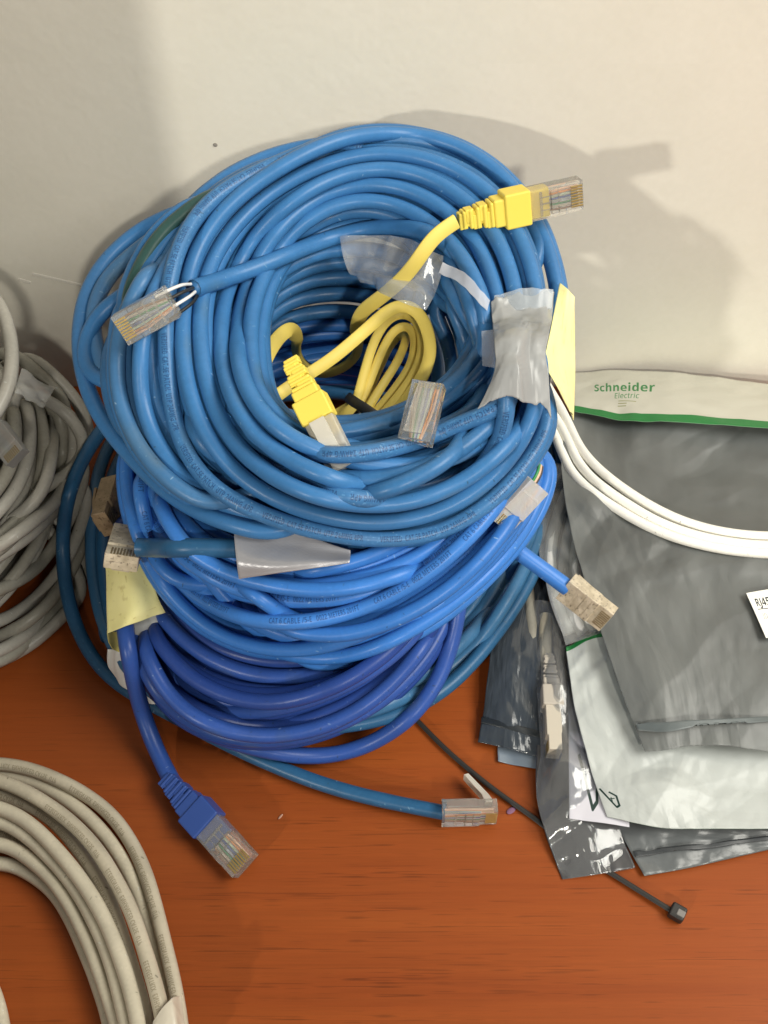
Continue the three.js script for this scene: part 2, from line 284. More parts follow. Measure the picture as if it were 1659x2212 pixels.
  const rim = []; for (let i = 0; i < nu; i++) rim.push([i, i + 1]); for (let j = 0; j < nv; j++) rim.push([j * m + nu, (j + 1) * m + nu]); for (let i = nu; i > 0; i--) rim.push([nv * m + i, nv * m + i - 1]); for (let j = nv; j > 0; j--) rim.push([j * m, (j - 1) * m]);
  for (const [a, b] of rim) { tri(a, c + a, b); tri(b, c + a, c + b); }
  const g = new THREE.BufferGeometry(); g.setAttribute('position', new THREE.Float32BufferAttribute(pos, 3)); g.setAttribute('uv', new THREE.Float32BufferAttribute(uv, 2)); g.setIndex(idx); g.computeVertexNormals(); return g;
}

// ---------------------------------------------------------------- modular plugs
const clear = phy(rgb(0.93, 0.91, 0.86), 0.16, { transmission: 0.86, thickness: 0.004, ior: 1.45 });
const milky = phy(rgb(0.86, 0.83, 0.75), 0.35, { transmission: 0.5, thickness: 0.004, ior: 1.45 });
const dustTex = dataTex(128, 128, (x, y) => { const n = fbm(x / 14, y / 14, 2), s = Math.max(0, noise(x / 5, y / 5, 8) - 0.5) * 0.7; return [0.84 + 0.16 * n - s, 0.79 + 0.16 * n - s, 0.69 + 0.16 * n - s * 0.9]; }, true);
const dusty = phy(0xffffff, 0.45, { map: dustTex, transmission: 0.25, thickness: 0.004, ior: 1.45 });
const brownPlug = phy(0xffffff, 0.5, { map: dustTex, color: rgb(0.62, 0.52, 0.42), transmission: 0.45, thickness: 0.004, ior: 1.45 });
const gold = std(rgb(0.62, 0.45, 0.16), 0.35, { metalness: 0.8 }), goldDull = std(rgb(0.25, 0.19, 0.10), 0.5, { metalness: 0.5 });
const wireMat = std(0xffffff, 0.5, { vertexColors: true });
const MMp = 0.001;
const box = (x0, x1, y0, y1, z0, z1, r = 0.3) => { const g = new RoundedBoxGeometry((x1 - x0) * MMp, (y1 - y0) * MMp, (z1 - z0) * MMp, 2, Math.min(r, (x1 - x0) / 2.1, (y1 - y0) / 2.1, (z1 - z0) / 2.1) * MMp); g.translate((x0 + x1) / 2 * MMp, (y0 + y1) / 2 * MMp, (z0 + z1) / 2 * MMp); return g; };
function prism(pts, w, bevel = 0.25) {
  const s = new THREE.Shape(pts.map(([x, y]) => new THREE.Vector2(x * MMp, y * MMp)));
  const g = new THREE.ExtrudeGeometry(s, { depth: (w - 2 * bevel) * MMp, bevelEnabled: true, bevelSize: bevel * MMp, bevelThickness: bevel * MMp, bevelSegments: 2, curveSegments: 4 }); g.translate(0, 0, -(w / 2 - bevel) * MMp); return g;
}
const plugGeo = {
  body: prism([[0.2, -3.1], [13, -3.1], [14.2, -2.7], [21.2, -2.7], [21.2, 2.3], [15, 2.3], [14.4, 2.9], [0.2, 2.9]], 11.6, 0.35),
  pins: mergeGeometries([...Array(8).keys()].map((i) => box(16.9, 21.35, 1.7, 2.85, (i - 3.5) * 1.05 - 0.28, (i - 3.5) * 1.05 + 0.28, 0.05))),
  latch: prism([[20.6, -2.7], [20.9, -3.7], [17, -4.6], [9, -6.4], [1.5, -7.3], [1.5, -6.5], [9, -5.6], [16, -3.9], [19.4, -2.7]], 6.2, 0.15),
  latchUp: prism([[19.6, -2.7], [20.2, -3.9], [18.6, -6.5], [11.4, -15.6], [9.9, -15.2], [16.2, -6.6], [17.4, -2.7]], 5, 0.2),
  crimp: mergeGeometries([box(4.6, 5.6, 2.75, 3.3, -4.6, 4.6, 0.1), box(8.6, 9.2, 2.75, 3.25, -4.8, 4.8, 0.1), box(11.6, 12.1, 2.75, 3.25, -4.8, 4.8, 0.1), box(5, 13, 2.75, 3.2, -0.3, 0.3, 0.1), box(5, 13, 2.75, 3.2, 2.2, 2.6, 0.1), box(5, 13, 2.75, 3.2, -2.6, -2.2, 0.1)]),
};
{ const uv = plugGeo.body.attributes.uv; for (let i = 0; i < uv.count; i++) uv.setXY(i, uv.getX(i) * 55, uv.getY(i) * 55); }
const wireGeo = mergeGeometries([[0.85, 0.55, 0.4], [0.75, 0.3, 0.08], [0.6, 0.75, 0.62], [0.08, 0.14, 0.4], [0.55, 0.62, 0.75], [0.06, 0.3, 0.12], [0.7, 0.6, 0.5], [0.3, 0.16, 0.08]].map((c, i) => {
  const P = [V(1, 0, (i - 3.5) * 0.55), V(7, 0.3, (i - 3.5) * 0.85), V(12, 0.7, (i - 3.5) * 1.04), V(20, 0.8, (i - 3.5) * 1.05)].map((p) => p.multiplyScalar(MMp)), g = tube(resample(P, 0.0015), 0.43 * MMp, { seg: 6 });
  g.setAttribute('color', new THREE.Float32BufferAttribute(Array.from({ length: g.attributes.position.count * 3 }, (_, k) => c[k % 3]), 3)); return g;
}));
function frame(entry, tip, roll) {
  const x = tip.clone().sub(entry).normalize(), n = EYE.clone().sub(entry); n.addScaledVector(x, -n.dot(x)).normalize();
  n.applyAxisAngle(x, roll * Math.PI / 180); return { x, y: n, z: x.clone().cross(n) };
}
function plug(parent, entry, tip, roll, o = {}) { // the contacts look along y, the latch sits under; its own group turned from the cable's end to the tip
  const f = frame(entry, tip, roll), s = o.scale ?? entry.distanceTo(tip) / 0.0212, g = new THREE.Group(); g.name = 'plug'; if (o.label) g.userData.label = o.label;
  g.matrix.makeBasis(f.x, f.y, f.z); g.quaternion.setFromRotationMatrix(g.matrix); g.position.copy(entry); g.scale.setScalar(s); parent.add(g);
  obj('housing', plugGeo.body, o.mat ?? clear, g); obj('contact_pins', plugGeo.pins, o.dull ? goldDull : gold, g);
  if (o.latch !== 'none') obj('latch', o.latch === 'up' ? plugGeo.latchUp : plugGeo.latch, o.latch === 'up' ? milky : o.mat ?? clear, g);
  { obj('wires', wireGeo, wireMat, g); obj('crimp_ridges', plugGeo.crimp, o.mat ?? clear, g); }
  if (o.boot) {
    const b = [box(-9, 1, -5, 4.4, -6.6, 6.6, 0.8), box(0.5, 8.5, -2.6, 2.5, -5.2, 5.2, 0.5), box(-13, -8.5, -4, 3.6, -5.2, 5.2, 0.8)];
    for (let i = 0; i < 5; i++) { const x = -13 - i * 2.6, w = 4.7 - i * 0.33; b.push(box(x - 1.5, x, -w * 0.75, w * 0.75, -w, w, 0.8)); b.push(box(x - 2.7, x + 0.4, -w * 0.6, w * 0.6, i % 2 ? -w : -w * 0.35, i % 2 ? w * 0.35 : w, 0.3)); b.push(box(x - 2.7, x + 0.4, -2, 2, -2.7, 2.7, 0.5)); }
    if (o.bootTop) b.push(...o.bootTop);
    obj('boot', mergeGeometries(b.map((q) => (q.index ? q.toNonIndexed() : q))), o.boot, g);
  }
  return { group: g, f, s };
}

// ================================================================ THE CABLES
const K = { top: coil(-12, 113, 77, 49, 14, 12, 14), mid: coil(-15, 62, 94, 50, 14, 20, 2), royal: coil(-28, 23, 107, 46, 15, 14), base: coil(-26, 9, 85, 82, 8, 6), grey: coil(-190, 36, 84, 58, 18, 36) };

const greyPlug = phy(rgb(0.36, 0.355, 0.34), 0.3, { transmission: 0.6, thickness: 0.004 });
// ---- unseen box, out of view at left, placed to shade the wall's left part
{
  const b = thing('unseen_box', 'unseen grey box out of view, placed to shade the upper left wall', 'box');
  obj('case', new RoundedBoxGeometry(0.30, 0.42, 0.05, 3, 0.012).translate(-0.234 - 0.15, 0.21, 0.235), std(rgb(0.3, 0.29, 0.27), 0.6), b);
}
// ---- grey coil at the left
const grey = thing('cable_coil', 'grey network cable wound in a tall coil by the left edge against the wall', 'cable coil');
fill(grey, K.grey, 44, 2.1, [M.greyB, M.grey], 0.95, 0.3);
for (const [m, p] of [
  [M.grey, [[200, 1345], [150, 1400], [80, 1450], [0, 1485], [-80, 1500]]], [M.grey, [[198, 1290], [160, 1350], [90, 1410], [0, 1460], [-80, 1480]]], [M.greyB, [[196, 1240], [160, 1305], [95, 1375], [20, 1425], [-60, 1445]]],
  [M.grey, [[195, 1190], [160, 1270], [90, 1350], [30, 1395], [-50, 1425]]], [M.greyB, [[190, 1130], [165, 1215], [110, 1300], [50, 1355], [-40, 1390]]], [M.grey, [[190, 1075], [168, 1165], [112, 1258], [50, 1318], [-40, 1355]]],
  [M.greyB, [[185, 1010], [160, 1105], [110, 1190], [50, 1250], [-40, 1290]]], [M.grey, [[176, 950], [166, 1010], [143, 1064], [100, 1123], [45, 1172], [-30, 1215]]],
  [M.greyB, [[77, 868], [92, 910], [98, 955], [95, 1000], [86, 1050], [62, 1120], [20, 1175], [-40, 1210]]], [M.grey, [[110, 885], [116, 925], [113, 970], [107, 1015], [95, 1060]]], [M.greyB, [[131, 900], [139, 945], [137, 990], [129, 1035], [117, 1080]]],
  [M.grey, [[158, 905], [167, 950], [160, 1000], [145, 1044], [119, 1085], [74, 1125], [25, 1160]]], [M.grey, [[60, 885], [68, 940], [66, 985], [51, 1029], [27, 1074], [-20, 1120]]], [M.greyB, [[30, 900], [38, 950], [30, 1000], [5, 1050], [-40, 1090]]],
  [M.grey, [[80, 779], [119, 812], [155, 845], [180, 880], [193, 916], [196, 960]]], [M.grey, [[40, 842], [89, 858], [128, 877], [161, 903], [184, 938], [188, 980]]], [M.greyB, [[30, 765], [70, 790], [110, 830], [150, 880]]],
]) loop(grey, K.grey, 2.25, m, p);
loop(grey, null, 2.3, M.grey, [[-60, 600, 84], [-20, 632, 86], [8, 676, 88], [24, 732, 88], [28, 776, 86], [24, 821, 84], [10, 866, 82], [-20, 905, 80]]);
plug(grey, atH(-12, 925, 80), atH(34, 985, 78), 20, { mat: greyPlug, dull: true, latch: 'none', scale: 0.8 });
obj('clear_tape', patch([[[45, 800, 80], [120, 835, 74]], [[30, 850, 84], [95, 880, 76]]], { nu: 14, nv: 14, wr: 2, wf: 160, th: 0.2 }), phy(rgb(0.5, 0.5, 0.48), 0.3, { transparent: true, opacity: 0.4 }), grey);

// ---- lowest coil: dull blue
const base = thing('cable_coil', 'dull teal blue cable coil lying lowest under the stack, clear plug loose on the desk', 'cable coil');
fill(base, coil(-26, 9, 80, 72, 9, 6), 7, 2.8, [M.teal, M.tealB], 0.75);
for (const [m, p] of [
  [M.teal, [[1150, 800], [1190, 880], [1203, 960], [1206, 1040], [1197, 1110], [1178, 1180], [1150, 1245], [1110, 1315], [1060, 1385], [1010, 1445], [950, 1500], [880, 1538], [800, 1560], [720, 1570]]],
  [M.tealB, [[1180, 960], [1185, 1060], [1165, 1150], [1130, 1235], [1085, 1315], [1035, 1385], [980, 1440], [900, 1495], [820, 1530], [740, 1550]]],
  [M.tealB, [[1160, 1000], [1160, 1080], [1140, 1170], [1100, 1250], [1050, 1330], [990, 1400], [920, 1455], [840, 1500], [760, 1530]]],
  [M.tealB, [[290, 890], [250, 935], [218, 1000], [202, 1080], [197, 1160], [202, 1250], [218, 1330], [240, 1390], [275, 1440]]],
  [M.teal, [[300, 930], [262, 985], [235, 1050], [222, 1130], [222, 1210], [232, 1290], [250, 1360]]],
  [M.teal, [[310, 960], [280, 1020], [255, 1090], [245, 1170], [250, 1260]]],
]) loop(base, K.base, 2.4, m, p);
loop(base, null, 2.4, M.teal, [[262, 880, 46], [214, 933, 44], [168, 1010, 38], [142, 1090, 30], [134, 1180, 22], [141, 1270, 15], [162, 1350, 10], [197, 1420, 6], [245, 1473, 4], [310, 1512, 3], [400, 1560, 3], [480, 1603, 3], [560, 1640, 3], [650, 1678, 3], [740, 1708, 3], [850, 1734, 3], [962, 1756, 4]], { core: K.base, free: 'end', label: 'teal cable end reaching across the desk' });
{
  const e = atH(955, 1757, 5), t = atH(1066, 1754, 5);
  plug(base, e, t, 65, { mat: clear, latch: 'up', scale: 0.98, label: 'clear plug with its latch tab sticking up' });
}
obj('white_tape', patch([[[234, 1402, 17], [262, 1408, 20]], [[236, 1440, 12], [275, 1455, 15]], [[262, 1480, 8], [300, 1478, 12]], [[315, 1520, 7], [345, 1522, 8]]], { nu: 16, nv: 24, wr: 1.2, wf: 180, th: 0.3 }), phy(rgb(0.78, 0.78, 0.76), 0.3), base);

// ---- royal blue coil
const royal = thing('cable_coil', 'royal blue cable coil low in the stack with yellow paper note and booted plug', 'cable coil');
fill(royal, K.royal, 14, 2.5, [M.royal, M.royalB], 0.62);
const royalLoops = [
  [M.royalB, [[385, 1330], [440, 1385], [510, 1415], [600, 1432], [700, 1425], [800, 1390], [880, 1330], [930, 1270]]],
  [M.royal, [[362, 1345], [405, 1393], [467, 1432], [534, 1457], [600, 1467], [682, 1458], [755, 1440], [830, 1400], [890, 1345], [930, 1285]]],
  [M.royalB, [[335, 1360], [368, 1420], [418, 1459], [477, 1490], [550, 1506], [640, 1500], [720, 1478], [800, 1440], [870, 1385], [920, 1320]]],
  [M.royal, [[302, 1383], [319, 1426], [358, 1475], [418, 1515], [484, 1537], [550, 1540], [616, 1530], [690, 1505], [760, 1475], [840, 1425], [905, 1360], [945, 1290]]],
  [M.royalB, [[310, 1395], [335, 1455], [380, 1505], [440, 1545], [510, 1568], [580, 1572], [650, 1562], [730, 1535], [810, 1490], [880, 1430], [930, 1365], [960, 1295]]],
  [M.royal, [[299, 1405], [319, 1465], [358, 1520], [418, 1567], [484, 1593], [550, 1604], [616, 1600], [690, 1582], [768, 1550], [845, 1500], [905, 1440], [950, 1375], [975, 1300]]],
  [M.royal, [[320, 1420], [350, 1490], [400, 1540], [460, 1572], [530, 1590], [600, 1592], [670, 1580], [740, 1555], [810, 1512], [870, 1455], [915, 1395]]], [M.royalB, [[345, 1390], [390, 1450], [450, 1490], [520, 1515], [600, 1522], [690, 1498], [780, 1455], [850, 1400], [910, 1330]]],
];
under(royal, K.royal, 2.3, [M.royalB, M.royal], 640, 1200, royalLoops);
for (const [m, p] of royalLoops) loop(royal, K.royal, 2.45, m, p);
loop(royal, null, 2.6, M.royal, [[400, 1555, 6], [460, 1590, 5], [530, 1612, 4], [600, 1628, 3.5], [660, 1636, 3.5], [725, 1634, 4], [795, 1612, 6], [860, 1575, 9], [915, 1525, 13], [952, 1462, 18], [975, 1400, 22], [992, 1320, 26], [995, 1260, 30]], { core: K.royal });
loop(royal, null, 2.7, M.royal, [[268, 1330, 34], [270, 1370, 32], [281, 1426, 26], [295, 1499, 18], [315, 1565, 11], [342, 1631, 6], [368, 1684, 4], [392, 1722, 4.5]], { core: K.royal, free: 'end', label: 'royal blue cable end hanging down to its plug' });
const royalBoot = phy(rgb(0.03, 0.075, 0.29), 0.4);
plug(royal, atH(450, 1782, 5.5), atH(513, 1852, 5), 14, { boot: royalBoot, scale: 1.02, label: 'clear plug in a royal blue boot' });
const notePaper = (seed) => std(0xffffff, 0.85, { map: dataTex(128, 128, (x, y) => { const n = fbm(x / 30, y / 30, seed), s = Math.max(0, fbm(x / 9, y / 9, seed + 4) - 0.28); return [0.955 + 0.03 * n - s * 0.25, 0.93 + 0.03 * n - s * 0.28, 0.66 + 0.05 * n - s * 0.25]; }, true) });
const tapeGrey = phy(rgb(0.46, 0.47, 0.46), 0.42, { specularIntensity: 0.8 });
obj('grey_tape', patch([[[250, 1340, 36], [300, 1335, 38], [362, 1318, 38]], [[252, 1360, 34], [305, 1355, 37], [378, 1338, 35]], [[256, 1380, 31], [300, 1382, 33], [340, 1374, 31]]], { nu: 20, nv: 12, wr: 0.7, wf: 120 }), tapeGrey, royal);
obj('paper_note', patch([[[227, 1222, 44], [265, 1212, 50], [311, 1213, 50]], [[229, 1270, 43], [275, 1262, 50], [330, 1258, 49]], [[231, 1325, 41], [285, 1318, 48], [345, 1298, 46]], [[233, 1368, 38], [278, 1350, 45], [358, 1324, 42]]], { nu: 24, nv: 24, wr: 0.5, wf: 60, th: 0.25 }), notePaper(3), royal, 'pale yellow paper note wrapped round the cable');
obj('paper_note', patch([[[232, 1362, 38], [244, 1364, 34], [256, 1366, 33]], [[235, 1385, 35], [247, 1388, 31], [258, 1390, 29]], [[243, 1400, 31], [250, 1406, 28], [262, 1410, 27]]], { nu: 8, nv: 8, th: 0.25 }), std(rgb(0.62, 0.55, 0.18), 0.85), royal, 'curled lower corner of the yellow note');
loop(royal, null, 2.8, M.royalB, [[330, 1090, 40], [292, 1110, 44], [268, 1132, 46], [252, 1148, 47]]);
plug(royal, atH(250, 1052, 46), atH(222, 1150, 50), -52, { mat: brownPlug, dull: true, scale: 1.08, label: 'dusty brown plug at the left side of the stack' });

// ---- bright blue coil
const bright = thing('cable_coil', 'bright blue cable coil under the topmost coil with silver tape and print', 'cable coil');
fill(bright, K.mid, 24, 2.45, [M.bright, M.brightB], 0.7);
const brightLoops = [
  [M.brightB, [[420, 1130], [500, 1180], [600, 1205], [700, 1210], [800, 1195], [890, 1160], [960, 1110]]],
  [M.bright, [[390, 1120], [440, 1175], [520, 1215], [620, 1238], [720, 1238], [820, 1215], [900, 1180], [970, 1130], [1020, 1075]]],
  [M.bright, [[332, 1060], [364, 1132], [411, 1182], [470, 1225], [560, 1258], [660, 1270], [760, 1258], [850, 1230], [930, 1190], [995, 1135], [1040, 1080]]],
  [M.brightB, [[440, 1230], [490, 1300], [550, 1350], [620, 1380], [700, 1385], [790, 1362], [870, 1325], [950, 1272], [1015, 1210], [1070, 1145], [1110, 1080]]],
  [M.brightPrint, [[310, 1090], [350, 1160], [403, 1212], [467, 1254], [546, 1286], [626, 1301], [705, 1301], [780, 1288], [850, 1262], [915, 1228], [975, 1180], [1025, 1130], [1065, 1080]]],
  [M.bright, [[560, 1290], [620, 1340], [700, 1362], [780, 1348], [860, 1310], [940, 1258], [1005, 1200], [1060, 1135], [1100, 1070]]],
  [M.brightPrint, [[302, 1060], [312, 1124], [332, 1195], [387, 1255], [447, 1301], [506, 1331], [586, 1348], [665, 1345], [745, 1328], [817, 1303], [885, 1268], [950, 1220], [1010, 1165], [1065, 1105], [1105, 1045]]],
  [M.brightB, [[286, 1000], [290, 1060], [300, 1124], [322, 1190], [358, 1245]]],
  [M.bright, [[600, 1408], [680, 1426], [750, 1422], [820, 1398], [890, 1362], [960, 1318], [1030, 1262], [1090, 1200], [1138, 1135], [1170, 1075], [1188, 1010]]],
  [M.bright, [[272, 990], [270, 1045], [281, 1101], [300, 1162], [325, 1222], [358, 1273], [403, 1323], [459, 1366], [526, 1394], [606, 1408], [685, 1402], [745, 1385], [817, 1352], [896, 1309], [976, 1254], [1040, 1195], [1098, 1130], [1140, 1070], [1165, 1000]]],
  [M.bright, [[350, 1100], [380, 1165], [440, 1215], [520, 1250], [600, 1268], [690, 1280], [790, 1268], [870, 1240]]], [M.brightB, [[640, 1365], [720, 1378], [800, 1362], [880, 1330], [955, 1285], [1022, 1228], [1078, 1165], [1120, 1100], [1150, 1030]]],
  [M.brightB, [[690, 1230], [790, 1210], [880, 1165], [950, 1120]]],
];
under(bright, K.mid, 2.15, [M.brightB, M.bright], 740, 900, brightLoops);
for (const [m, p] of brightLoops) loop(bright, K.mid, 2.25, m, p);
loop(bright, null, 2.9, M.teal, [[560, 1184, 2.4, 2], [500, 1184, 2.4, 2], [440, 1183, 2.4, 2], [380, 1183, 2.4, 2], [330, 1184, 2.4, 2], [298, 1182, 72, 1]], { raw: true, label: 'dark blue cable end under the silver tape' });
plug(bright, atH(280, 1152, 62), atH(256, 1232, 72), 8, { mat: dusty, dull: true, scale: 1.06, label: 'dusty plug resting on the yellow note' });
const silver = phy(rgb(0.36, 0.36, 0.385), 0.36, { specularIntensity: 1, bumpMap: dataTex(128, 128, (x, y) => 0.5 + 0.3 * Math.sin(x * 0.8) * Math.sin(y * 0.8) + 0.2 * noise(x / 5, y / 5)), bumpScale: 0.00004, metalness: 0.25 });
obj('silver_tape', patch([[[502, 1108, 91], [590, 1132, 91], [680, 1162, 90], [757, 1188, 88]], [[506, 1160, 90], [590, 1172, 89], [680, 1186, 89], [757, 1199, 88]], [[510, 1210, 89], [590, 1215, 90], [680, 1210, 91], [756, 1208, 90]], [[515, 1252, 84], [600, 1238, 88], [690, 1226, 90], [755, 1215, 90]]], { nu: 40, nv: 24, wr: 0.5, wf: 70, th: 0.3 }), silver, bright);
loop(bright, null, 2.7, M.bright, [[1090, 1170, 52], [1130, 1200, 50], [1180, 1235, 46], [1226, 1270, 42]], { core: K.mid, free: 'end', label: 'bright blue cable end crossing to the dusty plug' });
plug(bright, atH(1222, 1266, 42), atH(1308, 1334, 38), 40, { mat: dusty, dull: true, scale: 0.98, label: 'dusty beige plug beside the plastic bags' });

// ---- topmost coil
const top = thing('cable_coil', 'medium blue cable coil on top of the stack, grey tape and yellow label at right', 'cable coil');
fill(top, K.top, 20, 2.5, [M.blue, M.blueDark], 0.62);
const tr = 2.35;
const topLoops = [
  [M.blueDark, [[540, 790, 84, 1], [556, 735, 84, 1], [596, 695, 84, 1], [660, 674, 84, 1], [730, 668, 84, 1], [800, 676, 84, 1], [860, 700, 84, 1]]],
  [M.blueDark, [[542, 745, 90, 1], [566, 694, 90, 1], [620, 650, 90, 1], [690, 632, 90, 1], [760, 630, 90, 1], [830, 646, 90, 1], [890, 675, 90, 1]]],
  [M.blueDark, [[545, 700, 96, 1], [582, 648, 96, 1], [645, 610, 96, 1], [720, 595, 96, 1], [800, 600, 96, 1], [870, 625, 96, 1], [925, 665, 96, 1]]],
  [M.blueDark, [[552, 660, 102, 1], [605, 604, 102, 1], [680, 571, 102, 1], [750, 560, 102, 1], [830, 570, 102, 1], [900, 600, 102, 1], [955, 655, 102, 1]]],
  [M.blue, [[570, 615, 108, 1], [630, 566, 108, 1], [700, 541, 108, 1], [770, 534, 108, 1], [850, 546, 108, 1], [930, 590, 108, 1], [980, 650, 108, 1]]],
  [M.blueDark, [[900, 680, 88, 1], [935, 730, 88, 1], [950, 790, 88, 1], [945, 860, 88, 1], [915, 915, 88, 1]]],
  [M.blueDark, [[940, 680, 95, 1], [970, 740, 95, 1], [982, 810, 95, 1], [970, 880, 95, 1], [935, 935, 95, 1]]],
  [M.blueDark, [[975, 660, 103, 1], [1008, 730, 103, 1], [1018, 815, 103, 1], [1002, 890, 103, 1], [960, 945, 103, 1]]],
  [M.blue, [[985, 640], [950, 575], [890, 515], [820, 480], [745, 478], [685, 500], [630, 540], [590, 600], [567, 670], [558, 750], [565, 830], [590, 885]]],
  [M.blueDark, [[1010, 640], [975, 560], [920, 500], [840, 455], [760, 450], [690, 475], [640, 510]]],
  [M.blue, [[1040, 640], [1010, 570], [960, 505], [895, 455], [820, 428], [745, 432], [680, 460], [620, 510], [580, 570], [552, 640], [540, 720], [545, 800], [565, 868], [605, 915], [665, 950]]],
  [M.blueDark, [[560, 900], [620, 960], [700, 1000], [790, 1015], [880, 1010], [960, 985], [1030, 935]]],
  [M.blue, [[1075, 650], [1055, 575], [1015, 500], [955, 445], [880, 405], [800, 393], [720, 408], [650, 446], [592, 500], [553, 570], [526, 640], [512, 720], [517, 800], [540, 865], [580, 915], [640, 958], [710, 985], [790, 1004], [870, 1010], [930, 1008], [1000, 985], [1060, 945], [1092, 890]]],
  [M.blueDark, [[570, 960], [640, 1010], [720, 1035], [810, 1040], [900, 1022], [980, 985], [1045, 935], [1085, 890]]],
  [M.bluePrint, [[1070, 885], [1000, 912], [930, 946], [860, 968], [800, 982], [730, 985]]],
  [M.blue, [[1115, 640], [1100, 570], [1065, 495], [1010, 432], [940, 388], [860, 362], [780, 364], [700, 390], [630, 432], [565, 492], [518, 560], [485, 640], [475, 720], [482, 800], [502, 870], [538, 930], [590, 978], [660, 1012], [740, 1045], [820, 1062], [900, 1058], [985, 1032], [1062, 982], [1120, 920], [1138, 870]]],
  [M.blueDark, [[440, 960], [500, 1030], [590, 1070], [690, 1082], [790, 1075], [880, 1045], [960, 1000]]],
  [M.blueDirty, [[640, 1120], [740, 1128], [840, 1118], [930, 1090], [1010, 1045], [1075, 990], [1120, 930], [1140, 880]]],
  [M.bluePrint, [[1090, 790], [1098, 850], [1097, 915], [1080, 965], [1045, 1015], [990, 1052], [920, 1075], [830, 1084], [740, 1075], [660, 1050]]],
  [M.blue, [[1160, 640], [1150, 580], [1120, 500], [1075, 432], [1010, 378], [930, 343], [850, 328], [770, 333], [690, 358], [610, 398], [535, 455], [480, 520], [445, 590], [430, 670], [434, 760], [447, 840], [472, 910], [512, 970], [567, 1020], [635, 1058], [720, 1085], [810, 1095], [900, 1085], [985, 1052], [1060, 1000], [1110, 950], [1146, 900], [1158, 830]]],
  [M.blueGreen, [[430, 440], [390, 464], [350, 497], [322, 537], [300, 578], [285, 615], [272, 660]]],
  [M.blueDirty, [[290, 640], [275, 700], [268, 760], [272, 830], [288, 900], [315, 960], [355, 1015], [410, 1060], [480, 1098], [560, 1122]]],
  [M.blueDark, [[345, 590], [332, 650], [322, 720], [324, 800], [338, 870], [362, 940], [400, 1000], [450, 1045]]],
  [M.blue, [[640, 335], [560, 380], [480, 425], [420, 480], [380, 550], [335, 620], [312, 690], [302, 760], [300, 830], [312, 900], [340, 965], [385, 1025], [440, 1070], [510, 1105], [590, 1125]]],
  [M.blueDirty, [[300, 620], [262, 690], [252, 760], [250, 830], [262, 890], [290, 950], [330, 1010], [380, 1055], [440, 1090]]],
  [M.bluePrint, [[720, 305], [640, 335], [560, 368], [492, 402], [440, 443], [405, 490], [380, 545], [365, 605], [357, 670], [357, 740], [362, 810], [367, 870], [380, 930], [402, 990], [440, 1040], [495, 1080], [560, 1110], [640, 1138], [730, 1158], [820, 1168], [900, 1165], [970, 1146], [1040, 1103], [1100, 1050], [1150, 985], [1184, 925]]],
  [M.blue, [[1207, 650], [1197, 580], [1172, 505], [1125, 425], [1060, 355], [985, 312], [900, 290], [810, 286], [730, 300], [650, 335], [575, 380], [500, 435], [445, 500], [412, 570], [398, 640], [392, 720], [398, 800], [412, 870], [440, 935], [482, 998], [540, 1050], [610, 1088], [690, 1115], [770, 1130], [860, 1130], [950, 1108], [1035, 1060], [1105, 990], [1146, 920], [1165, 860], [1168, 800]]],
];
under(top, K.top, 2.25, [M.blueDark, M.blue], 750, 740, topLoops);
for (const [m, p] of topLoops) loop(top, K.top, tr, m, p);
// the loose loops at its left side hang lower
loop(top, null, 2.5, M.blue, [[440, 440, 108], [385, 458, 106], [332, 478, 103], [276, 513, 100], [228, 561, 98], [197, 604, 97], [179, 656, 96], [170, 715, 95], [172, 775, 94], [184, 834, 92], [207, 890, 90], [243, 940, 88], [287, 990, 87], [328, 1035, 86], [374, 1075, 86], [430, 1108, 86], [505, 1136, 86], [590, 1155, 86]], { core: K.top });
loop(top, null, 2.45, M.blueDirty, [[400, 468, 112], [360, 495, 110], [318, 524, 106], [275, 554, 103], [238, 587, 100], [214, 622, 99], [200, 660, 98], [198, 710, 97], [215, 780, 95], [240, 850, 94]], { core: K.top });
loop(top, null, 2.5, M.blueDark, [[300, 660, 102], [258, 700, 102], [238, 745, 101], [228, 800, 98], [238, 870, 95], [270, 940, 92]], { core: K.top });
loop(top, null, 2.5, M.blue, [[345, 598, 110], [320, 608, 108], [300, 617, 107], [262, 638, 105], [222, 662, 102], [192, 695, 99], [179, 740, 97], [182, 800, 94]], { core: K.top, raw: true });
loop(top, K.top, 2.6, M.blue, [[1050, 690, 0], [1036, 620, 1], [1000, 555, 1.5], [950, 512, 2.2, 2], [890, 493, 2.2, 2], [820, 489, 2.2, 2], [740, 505, 2.4, 2], [670, 530, 2.4, 2], [600, 560, 2.4, 2], [530, 588, 2.6, 2], [470, 607, 2.6, 2], [418, 624, 2.8, 2]], { raw: true, free: 'end', label: 'blue cable end leading to the plug' });
{
  const e = onTop(K.top, 372, 651, 6.5), t = onTop(K.top, 263, 712, 8), q = e.clone().lerp(onTop(K.top, 417, 626, 3), 0.6); const pl = plug(top, e, t, -8, { mat: phy(rgb(0.96, 0.94, 0.88), 0.15, { transmission: 0.82, thickness: 0.004, ior: 1.45 }), label: 'clear plug with bare black and white wires on the coil' });
  const a = onTop(K.top, 419, 625, -2.5), wires = [[0.01, -4], [0.85, -1.5], [0.02, 1], [0.8, 3.5]].map(([c, o]) => { const z = pl.f.z.clone().multiplyScalar(o * 0.0006); const g = tube(resample([a.clone().add(z), q.clone().add(z.clone().multiplyScalar(1.6)), e.clone().add(z.multiplyScalar(2)).addScaledVector(pl.f.x, 0.004)], 0.001), 0.0006, { seg: 6 }); g.setAttribute('color', new THREE.Float32BufferAttribute(new Float32Array(g.attributes.position.count * 3).fill(c), 3)); return g; });
  obj('bare_wires', mergeGeometries(wires), wireMat, top);
}
